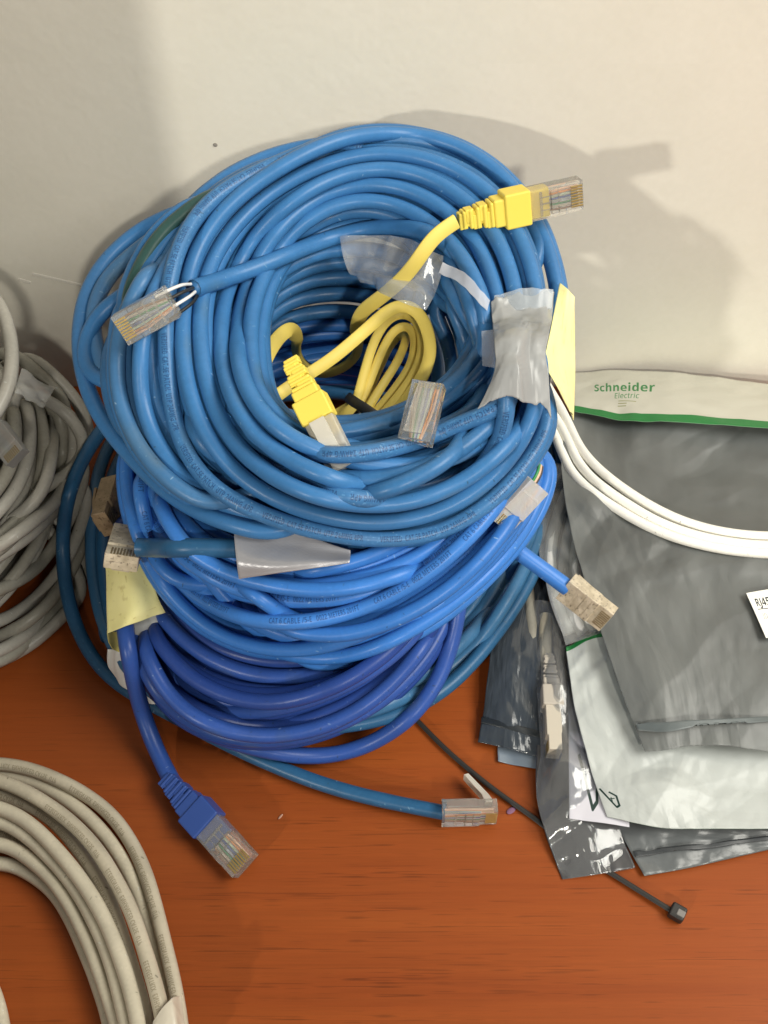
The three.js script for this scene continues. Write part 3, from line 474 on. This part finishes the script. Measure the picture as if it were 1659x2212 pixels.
plug(top, onShell(K.top, 897, 955, 6), onShell(K.top, 924, 845, 9), 165, { mat: clear, scale: 0.94, label: 'clear plug standing inside the ring of the coil' });
{
  const e = atH(1158, 1044, 92), t = atH(1084, 1124, 84), pl = plug(top, e, t, -40, { mat: phy(rgb(0.96, 0.97, 0.96), 0.2, { transmission: 0.6, thickness: 0.004, ior: 1.45 }), latch: 'none', scale: 0.9, label: 'clear plug with green wire at the coil\'s right front' });
  const wires = [[[0.04, 0.28, 0.1], 1.6], [[0.75, 0.5, 0.36], 0], [[0.06, 0.05, 0.05], -1.4]].map(([c, o]) => { const z = pl.f.z.clone().multiplyScalar(o * 0.0006), g = tube(resample([e.clone().addScaledVector(pl.f.x, 0.004).add(z), atH(1163, 1026, 93).add(z), atH(1168, 1006, 92).add(z)], 0.001), 0.0006, { seg: 6 }); g.setAttribute('color', new THREE.Float32BufferAttribute(Array.from({ length: g.attributes.position.count * 3 }, (_, k) => c[k % 3]), 3)); return g; });
  obj('bare_wires', mergeGeometries(wires), wireMat, top);
}
// grey tape, its clear tail, and the paper label
obj('grey_tape', patch([
  [[1060, 650, 0.6], [1090, 640, 0.6], [1130, 636, 0.6], [1170, 632, 0.6], [1200, 630, 0.6]], [[1064, 700, 0.8], [1095, 695, 1], [1130, 695, 1], [1165, 690, 1], [1192, 690, 1]], [[1068, 760, 0.8], [1095, 755, 1.6], [1125, 755, 2], [1155, 750, 2], [1180, 755, 1.6]],
  [[1062, 815, 1], [1092, 810, 2], [1125, 805, 2.6], [1155, 810, 2], [1185, 815, 1.6]], [[1030, 885, 1], [1080, 862, 1.6], [1125, 862, 1.8], [1165, 878, 1.6], [1190, 895, 1.6]], 
], { over: true, k: K.top, nu: 56, nv: 56, wr: 2.0, wf: 90, th: 0.3, jag: 0.06, seed: 4, creases: [0.25, 0.5] }), phy(rgb(0.30, 0.31, 0.315), 0.34), top);
obj('clear_tape', patch([[[1068, 640, 0.8], [1130, 622, 0.8], [1196, 626, 0.8]], [[1066, 680, 1.6], [1130, 668, 1.8], [1192, 668, 1.8]]], { over: true, k: K.top, nu: 20, nv: 12, wr: 0.7, wf: 120, jag: 0.1 }), phy(rgb(0.5, 0.56, 0.62), 0.2, { transparent: true, opacity: 0.35 }), top);
const clearTape = phy(rgb(0.86, 0.88, 0.9), 0.08, { transmission: 0.84, thickness: 0, specularIntensity: 1 });
obj('clear_tape', patch([[[733, 509, 1], [800, 508, 1.4], [880, 516, 1.4], [957, 554, 1]], [[740, 550, 2], [808, 548, 3], [880, 570, 3.5], [954, 590, 2]], [[752, 588, 2.5], [808, 588, 4], [875, 618, 4.5], [940, 635, 2.5]], [[772, 604, 3], [812, 622, 4], [865, 652, 4.5], [918, 670, 3]]], { over: true, k: K.top, nu: 40, nv: 30, wr: 2.6, wf: 75, th: 0.2, seed: 6 }), clearTape, top, 'crumpled clear tape inside the ring');
obj('clear_tape', patch([[[958, 568, 0.5], [1008, 592, 0.5], [1058, 650, 0.5]], [[950, 590, 0.5], [1000, 618, 0.5], [1052, 672, 0.5]]], { over: true, k: K.top, nu: 24, nv: 10, wr: 0.8, wf: 150, jag: 0.15 }), phy(rgb(0.7, 0.72, 0.78), 0.35, { transparent: true, opacity: 0.4 }), top);
obj('clear_tape', patch([[[1040, 715, 0.6], [1068, 712, 0.6]], [[1042, 790, 0.6], [1070, 795, 0.6]]], { over: true, k: K.top, nu: 8, nv: 12, wr: 0.6, wf: 150 }), phy(rgb(0.55, 0.6, 0.7), 0.2, { transparent: true, opacity: 0.35 }), top);
obj('paper_label', patch([[[1209, 610, 122], [1226, 624, 123], [1241, 641, 122]], [[1196, 680, 122], [1220, 690, 121], [1242, 700, 117]], [[1174, 785, 120], [1210, 790, 114], [1243, 796, 108]], [[1206, 840, 112], [1226, 848, 106], [1243, 858, 99]], [[1236, 896, 100], [1238, 900, 97], [1240, 908, 95]]], { nu: 16, nv: 30, wr: 0.3, wf: 50, th: 0.3, sharp: true }), notePaper(8), top, 'folded pale yellow label standing out at the right');

// ---- yellow patch cable inside the ring
const yellow = thing('patch_cable', 'yellow flat patch cable bundled inside the top coil with a black tie', 'patch cable');
function flat(pts, o = {}) {
  let P = sm(resample(pts.map((p) => atH(p[0], p[1], p[2])), 0.0015), 2);
  const tw = o.twist ?? (() => 0);
  return obj('cable_loop', tube(P, 2 * U, { flat: [(o.w ?? 2.5) * U, (o.t ?? 1.1) * U], seg: 16, N: (t, p) => { const i = Math.round(t * (P.length - 1)), T = P[Math.min(P.length - 1, i + 1)].clone().sub(P[Math.max(0, i - 1)]).normalize(); return EYE.clone().sub(p).normalize().applyAxisAngle(T, tw(t) * Math.PI / 180); } }), M.yellow, yellow, o.label);
}
flat([[556, 850, 92], [560, 815, 93], [577, 768, 92], [606, 724, 91], [630, 708, 90], [640, 728, 84], [640, 760, 76], [655, 790, 70], [690, 808, 68], [730, 800, 68], [765, 775, 70], [775, 735, 80], [772, 695, 92]], { w: 2.3, t: 0.95, twist: (t) => (t > 0.42 ? 60 : 10) });
flat([[770, 715, 96], [772, 694, 101], [786, 670, 107], [815, 648, 113], [852, 618, 119], [885, 585, 125], [910, 550, 130], [940, 510, 134], [985, 478, 136]], { w: 2.15, t: 0.95, twist: () => 18 });
flat([[790, 890, 92], [826, 832, 95], [856, 785, 97], [872, 750, 97], [876, 728, 95], [866, 720, 92], [846, 740, 90], [822, 790, 89], [800, 840, 88], [785, 885, 87]], { w: 1.3, t: 0.95, twist: () => 15 });
flat([[776, 884, 91], [802, 815, 94], [826, 755, 97], [850, 715, 99], [874, 700, 100], [892, 714, 100], [896, 750, 99], [884, 795, 98], [852, 842, 95], [806, 898, 91]], { w: 1.35, t: 0.95, twist: () => 15 });
flat([[766, 882, 92], [788, 800, 96], [808, 738, 99], [834, 694, 101], [862, 676, 102], [890, 682, 102], [908, 712, 102], [912, 760, 101], [896, 806, 99], [860, 858, 96], [816, 908, 92]], { w: 1.45, t: 0.95, twist: () => 12 });
flat([[566, 880, 98], [610, 846, 99], [660, 812, 100], [715, 776, 102], [765, 735, 104], [810, 695, 106], [842, 668, 108], [876, 658, 109], [905, 676, 108], [924, 716, 106], [930, 760, 104], [916, 808, 101], [884, 856, 97], [850, 896, 93], [822, 918, 90]], { w: 1.9, t: 1, twist: () => 10 });
flat([[778, 878, 92], [752, 892, 91], [728, 907, 90], [700, 925, 88]], { w: 3, twist: () => 10 });
flat([[812, 896, 93], [790, 925, 92], [770, 945, 92], [750, 975, 88]], { w: 3, twist: () => 10 });
const black = std(rgb(0.018, 0.017, 0.016), 0.5);
obj('tie', mergeGeometries([tube(resample([atH(752, 858, 90), atH(762, 866, 97), atH(790, 884, 101), atH(822, 906, 99), atH(838, 914, 90)], 0.001), 1.5 * U, { flat: [1.6 * U, 0.8 * U], seg: 10, N: (t, p) => EYE.clone().sub(p) }), tube(resample([atH(792, 888, 97), atH(775, 905, 97), atH(765, 935, 95)], 0.001), 1.2 * U, { flat: [2.2 * U, 0.5 * U], seg: 10, N: (t, p) => EYE.clone().sub(p) })]), black, yellow, 'black tie round the yellow bundle');
const yBoot = std(rgb(0.84, 0.66, 0.10), 0.5);
plug(yellow, atH(1135, 443, 134), atH(1246, 418, 135), 20, { boot: yBoot, scale: 0.98, label: 'clear plug in a yellow boot over the coil\'s rim' });
plug(yellow, atH(690, 905, 118), atH(722, 970, 114), 190, { boot: yBoot, scale: 0.86, mat: milky, label: 'yellow booted plug lying inside the ring' });

// ---- beige coil at the lower left
const beige = thing('cable_coil', 'beige cable coil on the desk in the lower left corner, taped at the end', 'cable coil');
const bz = ([x, y], h) => [x * 0.3968, 1553.7 + y * 0.3968, h];
[
  [M.beige, 3, [[-250, 840], [0, 760], [150, 830], [280, 910], [350, 1010], [430, 1180], [500, 1350], [560, 1500], [600, 1659], [640, 1850]]],
  [M.beige, 8, [[-250, 690], [0, 660], [130, 730], [250, 830], [340, 930], [420, 1080], [500, 1240], [560, 1420], [640, 1659], [690, 1850]]],
  [M.beigePrint, 4, [[-250, 560], [0, 600], [150, 660], [290, 760], [400, 900], [490, 1060], [570, 1230], [630, 1400], [690, 1659], [730, 1850]]],
  [M.beige, 11, [[-250, 520], [0, 545], [150, 630], [270, 750], [390, 880], [490, 1050], [570, 1220], [630, 1400], [690, 1659], [730, 1850]]],
  [M.beige, 14, [[-250, 440], [0, 475], [150, 550], [280, 680], [400, 815], [500, 960], [590, 1120], [650, 1290], [710, 1450], [750, 1659], [790, 1850]]],
  [M.beigePrint, 8, [[-250, 350], [0, 400], [130, 450], [290, 540], [400, 670], [505, 815], [595, 980], [655, 1150], [710, 1330], [765, 1500], [800, 1659], [830, 1850]]],
  [M.beigePrint, 14, [[-250, 280], [0, 330], [150, 395], [280, 475], [420, 585], [535, 710], [625, 865], [705, 1010], [765, 1180], [815, 1350], [862, 1500], [895, 1659], [920, 1850]]],
  [M.beige, 4, [[-250, 250], [0, 285], [200, 335], [350, 425], [485, 530], [600, 660], [690, 800], [760, 950], [810, 1100], [860, 1250], [905, 1420], [938, 1560], [952, 1659], [975, 1850]]],
  [M.beigePrint, 5, [[-250, 250], [0, 238], [150, 262], [320, 330], [480, 415], [605, 510], [700, 640], [765, 760], [815, 900], [855, 1050], [903, 1250], [940, 1400], [968, 1540], [985, 1659], [1005, 1850]]],
].forEach(([m, h, p]) => loop(beige, null, 2.15, m, p.map((q) => bz(q, h))));
loop(beige, null, 2.3, M.beige, [[-30, 2110, 3], [-5, 2160, 3], [6, 2212, 3], [10, 2280, 3]]);
obj('tape', patch([[[330, 2206, 0.5], [352, 2176, 0.6], [372, 2156, 0.6], [392, 2150, 0.5]], [[326, 2228, 0.6], [354, 2206, 1], [376, 2190, 1], [397, 2188, 0.5]], [[326, 2250, 0.6], [356, 2240, 1], [380, 2235, 1], [402, 2230, 0.5]]], { over: true, nu: 30, nv: 24, wr: 0.5, wf: 120, th: 0.3 }), phy(rgb(0.60, 0.55, 0.45), 0.3), beige);

// ---- black cable tie on the desk
const zip = thing('cable_tie', 'thin black cable tie lying straight on the desk, tail under the bags', 'cable tie');
obj('strap', tube(resample([atH(860, 1512, 1.2), atH(900, 1555, 1.2), atH(970, 1625, 1.4), atH(1060, 1700, 1.4), atH(1150, 1765, 1), atH(1250, 1842, 1), atH(1350, 1905, 1.4), atH(1458, 1972, 2)], 0.003), U, { flat: [0.8 * U, 0.45 * U], seg: 10, N: V(0.05, 1, 0.1) }), black, zip);
{ const h = obj('head', new RoundedBoxGeometry(4.6 * U, 3.6 * U, 4.4 * U, 2, 0.7 * U), black, zip); h.position.copy(atH(1463, 1972, 2)); h.rotation.y = -0.55; const s = obj('slot', new RoundedBoxGeometry(2.4 * U, 2.4 * U, 2 * U, 2, 0.3 * U), std(rgb(0.2, 0.19, 0.18), 0.6), zip); s.position.copy(atH(1470, 1975, 2.8)); s.rotation.y = -0.55; }

// ================================================================ THE BAGS
const pane = (c, tr, rough, extra = {}) => phy(c, rough, { transmission: tr, thickness: 0, ior: 1.5, ...extra });
const film = (c, opacity, rough = 0.3, extra = {}) => phy(c, rough, { transparent: true, opacity, specularIntensity: 0.9, ...extra });
const frost = dataTex(512, 512, (x, y) => Math.max(0.3, Math.min(1, 0.84 + 0.2 * fbm(x / 150, y / 150, 3, 3) + 0.1 * fbm(x / 30, y / 50, 7, 3))));
const crinkle = dataTex(512, 512, (x, y) => 0.5 + 0.6 * crumple(x / 95, y / 95, 2.3) + 0.16 * crumple(x / 40, y / 40, 4.1));
const CR = { bumpMap: crinkle, bumpScale: 0.00075 };
const recycling = (g, x, y, s, part) => { g.save(); g.translate(x, y); g.scale(s, s); g.strokeStyle = '#16302c'; g.lineWidth = 0.17; g.lineJoin = 'round'; g.beginPath(); g.moveTo(-0.55, -0.95); g.lineTo(0.35, 0.95); g.lineTo(0.62, 0.7); g.lineTo(0.62, -0.25); g.lineTo(0.1, -0.62); g.stroke(); if (part !== 1) { g.lineWidth = 0.09; g.beginPath(); g.moveTo(0.15, 0.35); g.lineTo(0.15, -0.1); g.moveTo(-0.12, 0.1); g.lineTo(0.42, 0); g.stroke(); } g.restore(); };
// dark bags at the bottom of the pile
const bagD = thing('plastic_bag', 'dark grey plastic bag flat on the desk under the white bag', 'plastic bag');
obj('film', patch([[[1320, 1700, 3], [1500, 1700, 4], [1659, 1700, 4], [1850, 1690, 4]], [[1338, 1790, 3], [1480, 1790, 4], [1659, 1780, 4], [1850, 1760, 4]], [[1392, 1892, 1.5], [1500, 1872, 2], [1659, 1836, 2], [1850, 1795, 2]]], { nu: 60, nv: 30, wr: 1.1, wf: 70, seed: 11, th: 0.5 }), phy(rgb(0.12, 0.13, 0.135), 0.28, { bumpMap: crinkle, bumpScale: 0.0005 }), bagD);
obj('seal', patch([[[1368, 1838, 3.2], [1480, 1826, 4.2], [1659, 1806, 4.2], [1850, 1780, 4]], [[1374, 1850, 3], [1480, 1838, 4], [1659, 1816, 4], [1850, 1790, 4]]], { nu: 40, nv: 4, wr: 0.8, wf: 70, seed: 11, th: 0.4, jag: 0.6 }), phy(rgb(0.04, 0.045, 0.05), 0.35), bagD);
const bagL = thing('plastic_bag', 'dark smoky plastic bag at the left of the bag pile beside the blue coils', 'plastic bag');
obj('film', patch([[[1105, 1230, 8], [1150, 1230, 9], [1190, 1230, 8]], [[1062, 1400, 8], [1115, 1400, 10], [1180, 1400, 9]], [[1046, 1520, 5], [1105, 1525, 7], [1172, 1535, 6]], [[1032, 1602, 2.5], [1100, 1618, 3.5], [1168, 1636, 3]]], { nu: 40, nv: 50, wr: 2, wf: 60, seed: 21, th: 0.5, skew: 0 }), phy(rgb(0.045, 0.055, 0.068), 0.18, { bumpMap: crinkle, bumpScale: 0.0004 }), bagL);
obj('seal', patch([[[1040, 1548, 4.6], [1100, 1562, 5.8], [1170, 1580, 5]], [[1039, 1560, 4.4], [1100, 1576, 5.4], [1170, 1594, 4.8]]], { nu: 20, nv: 4, wr: 1, wf: 60, seed: 21, th: 0.3 }), phy(rgb(0.02, 0.025, 0.03), 0.3), bagL);
const bagU = thing('plastic_bag', 'bluish smoky plastic bag corner showing below the dark smoky bag', 'plastic bag');
obj('film', patch([[[1088, 1480, 2], [1180, 1490, 2]], [[1076, 1600, 1.6], [1172, 1610, 1.6]], [[1076, 1644, 1.2], [1176, 1664, 1.2]]], { nu: 24, nv: 24, wr: 0.7, wf: 70, seed: 22, th: 0.4 }), phy(rgb(0.16, 0.2, 0.25), 0.25), bagU);
loop(thing('cable', 'dull grey cable inside the dark smoky bag', 'cable'), null, 2, M.greyB, [[1136, 1240, 8.5], [1144, 1300, 8.8], [1150, 1360, 8.6], [1150, 1400, 8], [1146, 1430, 6]], { ghost: true });

// clear bag with a plug in it
const bagC = thing('plastic_bag', 'clear shiny plastic bag with a grey plug in it, crumpled at its lower end', 'plastic bag');
obj('back_film', patch([[[1140, 1300, 4], [1200, 1300, 4], [1260, 1300, 4]], [[1160, 1500, 4], [1210, 1500, 4], [1265, 1500, 4]], [[1158, 1700, 3], [1230, 1700, 3], [1310, 1700, 3]], [[1178, 1800, 2], [1260, 1800, 2.4], [1342, 1798, 2.4]], [[1215, 1898, 1], [1290, 1888, 1.4], [1372, 1874, 1.2]]], { nu: 40, nv: 60, wr: 0.8, wf: 70, seed: 31, th: 0.3 }), phy(rgb(0.06, 0.06, 0.065), 0.25), bagC);
const bagCfront = patch([[[1140, 1300, 9], [1200, 1300, 12], [1258, 1300, 9]], [[1162, 1500, 8], [1208, 1500, 13], [1262, 1500, 9]], [[1160, 1640, 7], [1215, 1640, 12], [1300, 1640, 7]], [[1159, 1720, 5], [1230, 1720, 8], [1315, 1720, 6]], [[1180, 1800, 4], [1262, 1800, 6.5], [1344, 1797, 5]], [[1215, 1899, 1.6], [1290, 1889, 3], [1373, 1875, 2]]], { nu: 80, nv: 130, wr: 2.0, wf: 60, seed: 33, th: 0.2, fold: 1.1 });
obj('front_film', bagCfront, pane(rgb(0.82, 0.83, 0.84), 0.93, 0.07, { bumpMap: crinkle, bumpScale: 0.0003 }), bagC);
const patchPlug = thing('patch_cable', 'grey beige booted plug seen inside the clear bag', 'patch cable');
loop(patchPlug, null, 2.2, M.beige, [[1180, 1330, 9], [1176, 1400, 9], [1183, 1470, 8]], { ghost: true });
plug(patchPlug, atH(1190, 1530, 8), atH(1196, 1640, 7), 80, { boot: std(rgb(0.46, 0.42, 0.36), 0.6), mat: phy(rgb(0.66, 0.6, 0.5), 0.4, { transmission: 0.2, thickness: 0.004 }), scale: 0.92, latch: 'none' });

// pale printed bag, mostly hidden
const bagP = thing('plastic_bag', 'pale lilac grey printed bag strip between the clear bag and the white bag', 'plastic bag');
obj('film', patch([[[1226, 1420, 13], [1290, 1420, 13], [1340, 1420, 13]], [[1228, 1560, 10.5], [1290, 1560, 10.5], [1350, 1560, 10.5]], [[1230, 1768, 8], [1290, 1776, 8], [1360, 1786, 8]]], { nu: 30, nv: 40, wr: 0.5, wf: 60, seed: 41, th: 0.3 }), phy(0xffffff, 0.4, { map: canvasTex(256, 512, (g, w, h) => {
  g.fillStyle = '#6e7176'; g.fillRect(0, 0, w, h); const q = g.createLinearGradient(0, h * 0.55, 0, h * 0.8); q.addColorStop(0, '#6e7176'); q.addColorStop(0.3, '#b9b9c6'); q.addColorStop(1, '#c9c8d2'); g.fillStyle = q; g.fillRect(0, h * 0.55, w, h * 0.45); recycling(g, 84, h * 0.81, 70, 1);
}) }), bagP);

// second bag: grey body with cable, white printed lower part
const bagW = thing('plastic_bag', 'white lower end of a printed bag with triangle mark and thin green line', 'plastic bag');
obj('back_film', patch([[[1150, 1020, 14], [1240, 1020, 16], [1330, 1020, 16]], [[1160, 1180, 12], [1240, 1180, 14], [1330, 1180, 14]], [[1222, 1392, 13], [1290, 1370, 14], [1350, 1350, 14]]], { nu: 30, nv: 40, wr: 1, wf: 60, seed: 51, th: 0.3 }), phy(rgb(0.14, 0.145, 0.15), 0.4), bagW);
obj('front_film', patch([[[1160, 1000, 20], [1240, 1000, 23], [1330, 1000, 20]], [[1162, 1180, 18.5], [1240, 1180, 20.5], [1330, 1180, 18]], [[1222, 1394, 16], [1290, 1370, 18], [1350, 1350, 16]]], { nu: 40, nv: 50, wr: 1.5, wf: 60, seed: 52, th: 0.2, skew: 0 }), pane(rgb(0.8, 0.81, 0.81), 0.88, 0.25), bagW);
obj('printed_end', patch([[[1222, 1394, 16], [1300, 1362, 18], [1480, 1350, 14], [1780, 1350, 14]], [[1240, 1520, 14], [1340, 1510, 14], [1500, 1510, 12], [1780, 1520, 12]], [[1270, 1640, 12], [1390, 1635, 13], [1520, 1635, 12], [1780, 1650, 12]], [[1292, 1710, 10.5], [1400, 1715, 12], [1530, 1715, 11], [1780, 1720, 11]], [[1311, 1764, 9], [1424, 1787, 10], [1540, 1790, 9.5], [1780, 1792, 9.5]]], { nu: 130, nv: 100, wr: 1.5, wf: 46, seed: 53, th: 0.3, skew: 0.6, creases: [0.22, 0.16] }), phy(0xffffff, 0.38, { map: canvasTex(1024, 1024, (g, w, h) => {
  g.fillStyle = '#b3b8b6'; g.fillRect(0, 0, w, h); g.fillStyle = '#1c6a34'; g.fillRect(0, 0, w, 20); g.save(); g.translate(66, h * 0.80); recycling(g, 0, 0, 88, 0); g.restore();
  g.fillStyle = 'rgba(70,80,80,0.35)'; for (let i = 0; i < 40; i++) g.fillRect(rnd() * w, rnd() * h, 2, 2);
}), specularIntensity: 0.8, ...CR }), bagW);
const inW = thing('cable', 'pale grey cable loops inside the bag beside the blue coils', 'cable');
for (const [m, p] of [[M.greyWhite, [[1225, 1060, 17], [1196, 1140, 16.6], [1187, 1220, 16.4], [1200, 1300, 16], [1230, 1370, 14]]], [M.greyWhite, [[1250, 1080, 17.5], [1226, 1160, 17.2], [1216, 1230, 16.8], [1228, 1310, 16.4], [1260, 1370, 14.6]]], [M.white, [[1262, 1090, 17], [1245, 1170, 17.4], [1240, 1240, 17.2], [1256, 1320, 16.6], [1290, 1370, 14.4]]]]) loop(inW, null, 2.1, m, p, { ghost: true });

// top bag: printed header, grey film, white cable inside, sticker
const bagT = thing('plastic_bag', 'large grey printed bag on top of the bag pile with green stripe and sticker', 'plastic bag');
const bodyNet = (d) => [
  [[1240, 874, 20], [1310, 886, 22], [1380, 895, 23], [1520, 900, 23], [1659, 912, 23], [1850, 924, 23]],
  [[1216, 960, 27], [1300, 975, 24], [1380, 985, 22], [1520, 990, 20], [1659, 990, 20], [1850, 990, 20]],
  [[1218, 1060, 29], [1300, 1075, 29], [1390, 1075, 23], [1520, 1080, 21], [1659, 1080, 21], [1850, 1080, 21]],
  [[1232, 1140, 27], [1310, 1140, 27.5], [1400, 1150, 28], [1520, 1175, 28], [1659, 1190, 28], [1850, 1190, 28]],
  [[1262, 1250, 26], [1340, 1250, 27], [1420, 1250, 27], [1530, 1260, 27], [1659, 1265, 27], [1850, 1265, 27]],
  [[1300, 1370, 23], [1380, 1370, 25], [1450, 1370, 25], [1540, 1370, 25], [1659, 1370, 25], [1850, 1370, 25]],
  [[1345, 1500, 20], [1420, 1500, 22], [1480, 1500, 22], [1560, 1500, 22], [1659, 1500, 22], [1850, 1500, 22]],
  [[1393, 1624, 15], [1440, 1620, 17], [1490, 1610, 18], [1570, 1610, 18], [1659, 1622, 17], [1850, 1630, 17]],
].map((r) => r.map(([x, y, h]) => [x, y, h - d]));
obj('back_film', patch(bodyNet(5.5), { nu: 50, nv: 60, wr: 0.5, wf: 40, seed: 61, th: 0.3 }), phy(rgb(0.10, 0.11, 0.11), 0.5), bagT);
obj('front_film', patch(bodyNet(-0.8), { nu: 150, nv: 160, wr: 1.2, wf: 44, seed: 62, th: 0.2, soft: 0.5, fold: 0.8 }), pane(rgb(0.34, 0.36, 0.355), 0.84, 0.46,  { transmissionMap: frost, ...CR }), bagT);
obj('inner_flap', patch([[[1290, 888, 22], [1450, 902, 23], [1659, 915, 23], [1850, 930, 23]], [[1380, 960, 21], [1500, 975, 20], [1659, 960, 20], [1850, 960, 20]], [[1464, 1000, 20], [1520, 988, 19], [1590, 968, 19], [1659, 965, 19]]], { nu: 30, nv: 20, wr: 0.5, wf: 40, seed: 63, th: 0.3 }), phy(rgb(0.40, 0.41, 0.39), 0.5), bagT);
obj('printed_header', patch([[[1238, 806, 9], [1310, 801, 11], [1400, 800, 13], [1520, 812, 11], [1659, 828, 9], [1850, 845, 8]], [[1240, 845, 20], [1310, 850, 22], [1400, 852, 23], [1520, 858, 22], [1659, 872, 21], [1850, 885, 20]], [[1240, 888, 25.5], [1310, 900, 27.5], [1380, 909, 28.5], [1520, 914, 28.5], [1659, 925, 28.5], [1850, 938, 28.5]]], { nu: 80, nv: 30, wr: 0.8, wf: 45, seed: 64, th: 0.3 }), phy(0xffffff, 0.42, { map: canvasTex(2048, 512, (g, w, h) => {
  g.fillStyle = '#c2c0b4'; g.fillRect(0, 0, w, h); g.fillStyle = '#23763a'; g.fillRect(0, h * 0.865, w, h * 0.16);
  g.save(); g.translate(262, 235); g.transform(1, -0.02, 0, 1, 0, 0); g.fillStyle = '#2b7a41'; g.font = 'bold 118px sans-serif'; g.scale(1.08, 1); g.fillText('Schneider', 0, 0); g.font = '72px sans-serif'; g.fillText('Electric', 215, 72); g.restore();
  g.strokeStyle = 'rgba(110,115,60,0.7)'; g.lineWidth = 7; for (let i = 0; i < 3; i++) { g.beginPath(); g.moveTo(545, 330 + i * 22); g.lineTo(640 + (i === 0 ? 90 : 0), 330 + i * 22); g.stroke(); }
}), specularIntensity: 0.7 }), bagT);
obj('seal', patch([[[1372, 1560, 20.3], [1440, 1562, 22.5], [1500, 1556, 22.9], [1580, 1552, 22.7], [1659, 1548, 22.3], [1850, 1540, 22.3]], [[1378, 1576, 19.9], [1440, 1580, 22.1], [1500, 1570, 22.7], [1580, 1563, 22.5], [1659, 1558, 22.3], [1850, 1550, 22.3]]], { nu: 60, nv: 6, wr: 0.9, wf: 42, seed: 62, th: 0.3, jag: 0.9 }), phy(rgb(0.11, 0.13, 0.135), 0.4), bagT, 'dark melted seal line across the bag');
const white = thing('cable', 'white cable coiled inside the large grey printed bag', 'cable');
for (const [m, p] of [
  [M.white, [[1170, 860, 24], [1215, 925, 26], [1240, 985, 28], [1272, 1030, 29.5], [1335, 1076, 30], [1420, 1128, 30.5], [1520, 1162, 31], [1659, 1180, 31], [1800, 1170, 31]]],
  [M.white, [[1165, 880, 24], [1205, 950, 26], [1226, 1010, 28], [1262, 1052, 29.5], [1330, 1098, 29.5], [1415, 1146, 30], [1515, 1178, 30.5], [1659, 1197, 30.5], [1800, 1190, 30.5]]],
  [M.white, [[1180, 830, 23], [1224, 905, 25], [1250, 965, 27.5], [1290, 1012, 29], [1345, 1055, 29.5], [1425, 1105, 30.5], [1520, 1142, 31], [1659, 1160, 31], [1800, 1150, 31]]],
]) loop(white, null, 1.75, m, p, { ghost: true });
obj('sticker', patch([[[1612, 1281, 30], [1660, 1273, 30], [1740, 1262, 30]], [[1634, 1330, 29], [1680, 1326, 29], [1755, 1318, 29]], [[1655, 1378, 28], [1700, 1374, 28], [1770, 1366, 28]]], { nu: 20, nv: 16, th: 0.2 }), std(0xffffff, 0.7, { map: canvasTex(512, 384, (g, w, h) => {
  g.fillStyle = '#f3f3ec'; g.fillRect(0, 0, w, h); g.fillStyle = '#22262a'; g.font = 'bold 88px sans-serif'; g.fillText('RJ45', 55, 118); g.fillRect(50, 138, w - 60, 6); g.fillStyle = '#777'; g.font = '60px sans-serif'; g.fillText('ID-1', 80, 222); g.fillStyle = '#22262a'; g.font = 'bold 88px sans-serif'; g.fillText('A', 100, 340);
}) }), bagT);

// ---- small marks
{
  const s = obj('scrap', new THREE.IcosahedronGeometry(1.2 * U, 1).scale(1.4, 0.3, 0.8), std(rgb(0.2, 0.09, 0.16), 0.7), scene); s.position.copy(atH(1104, 1751, 0.4)); s.rotation.y = 0.6; s.userData = { label: 'tiny purple scrap on the desk near the loose clear plug', category: 'scrap' };
  const d = obj('chip', new THREE.IcosahedronGeometry(0.7 * U, 1).scale(1.6, 0.3, 0.5), std(rgb(0.5, 0.28, 0.2), 0.7), scene); d.position.copy(atH(606, 1764, 0.3)); d.rotation.y = 0.9; d.userData = { label: 'tiny pinkish chip on the desk below the teal cable', category: 'scrap' };
  const w = obj('mark', new THREE.IcosahedronGeometry(0.8 * U, 1).scale(1, 1, 0.2), std(rgb(0.3, 0.28, 0.25), 0.8), scene); w.position.copy(atWall(465, 313, 0.1)); w.userData = { label: 'small dark speck on the wall above the coils', category: 'mark' };
}
console.log('loops', count);
renderer.render(scene, camera);
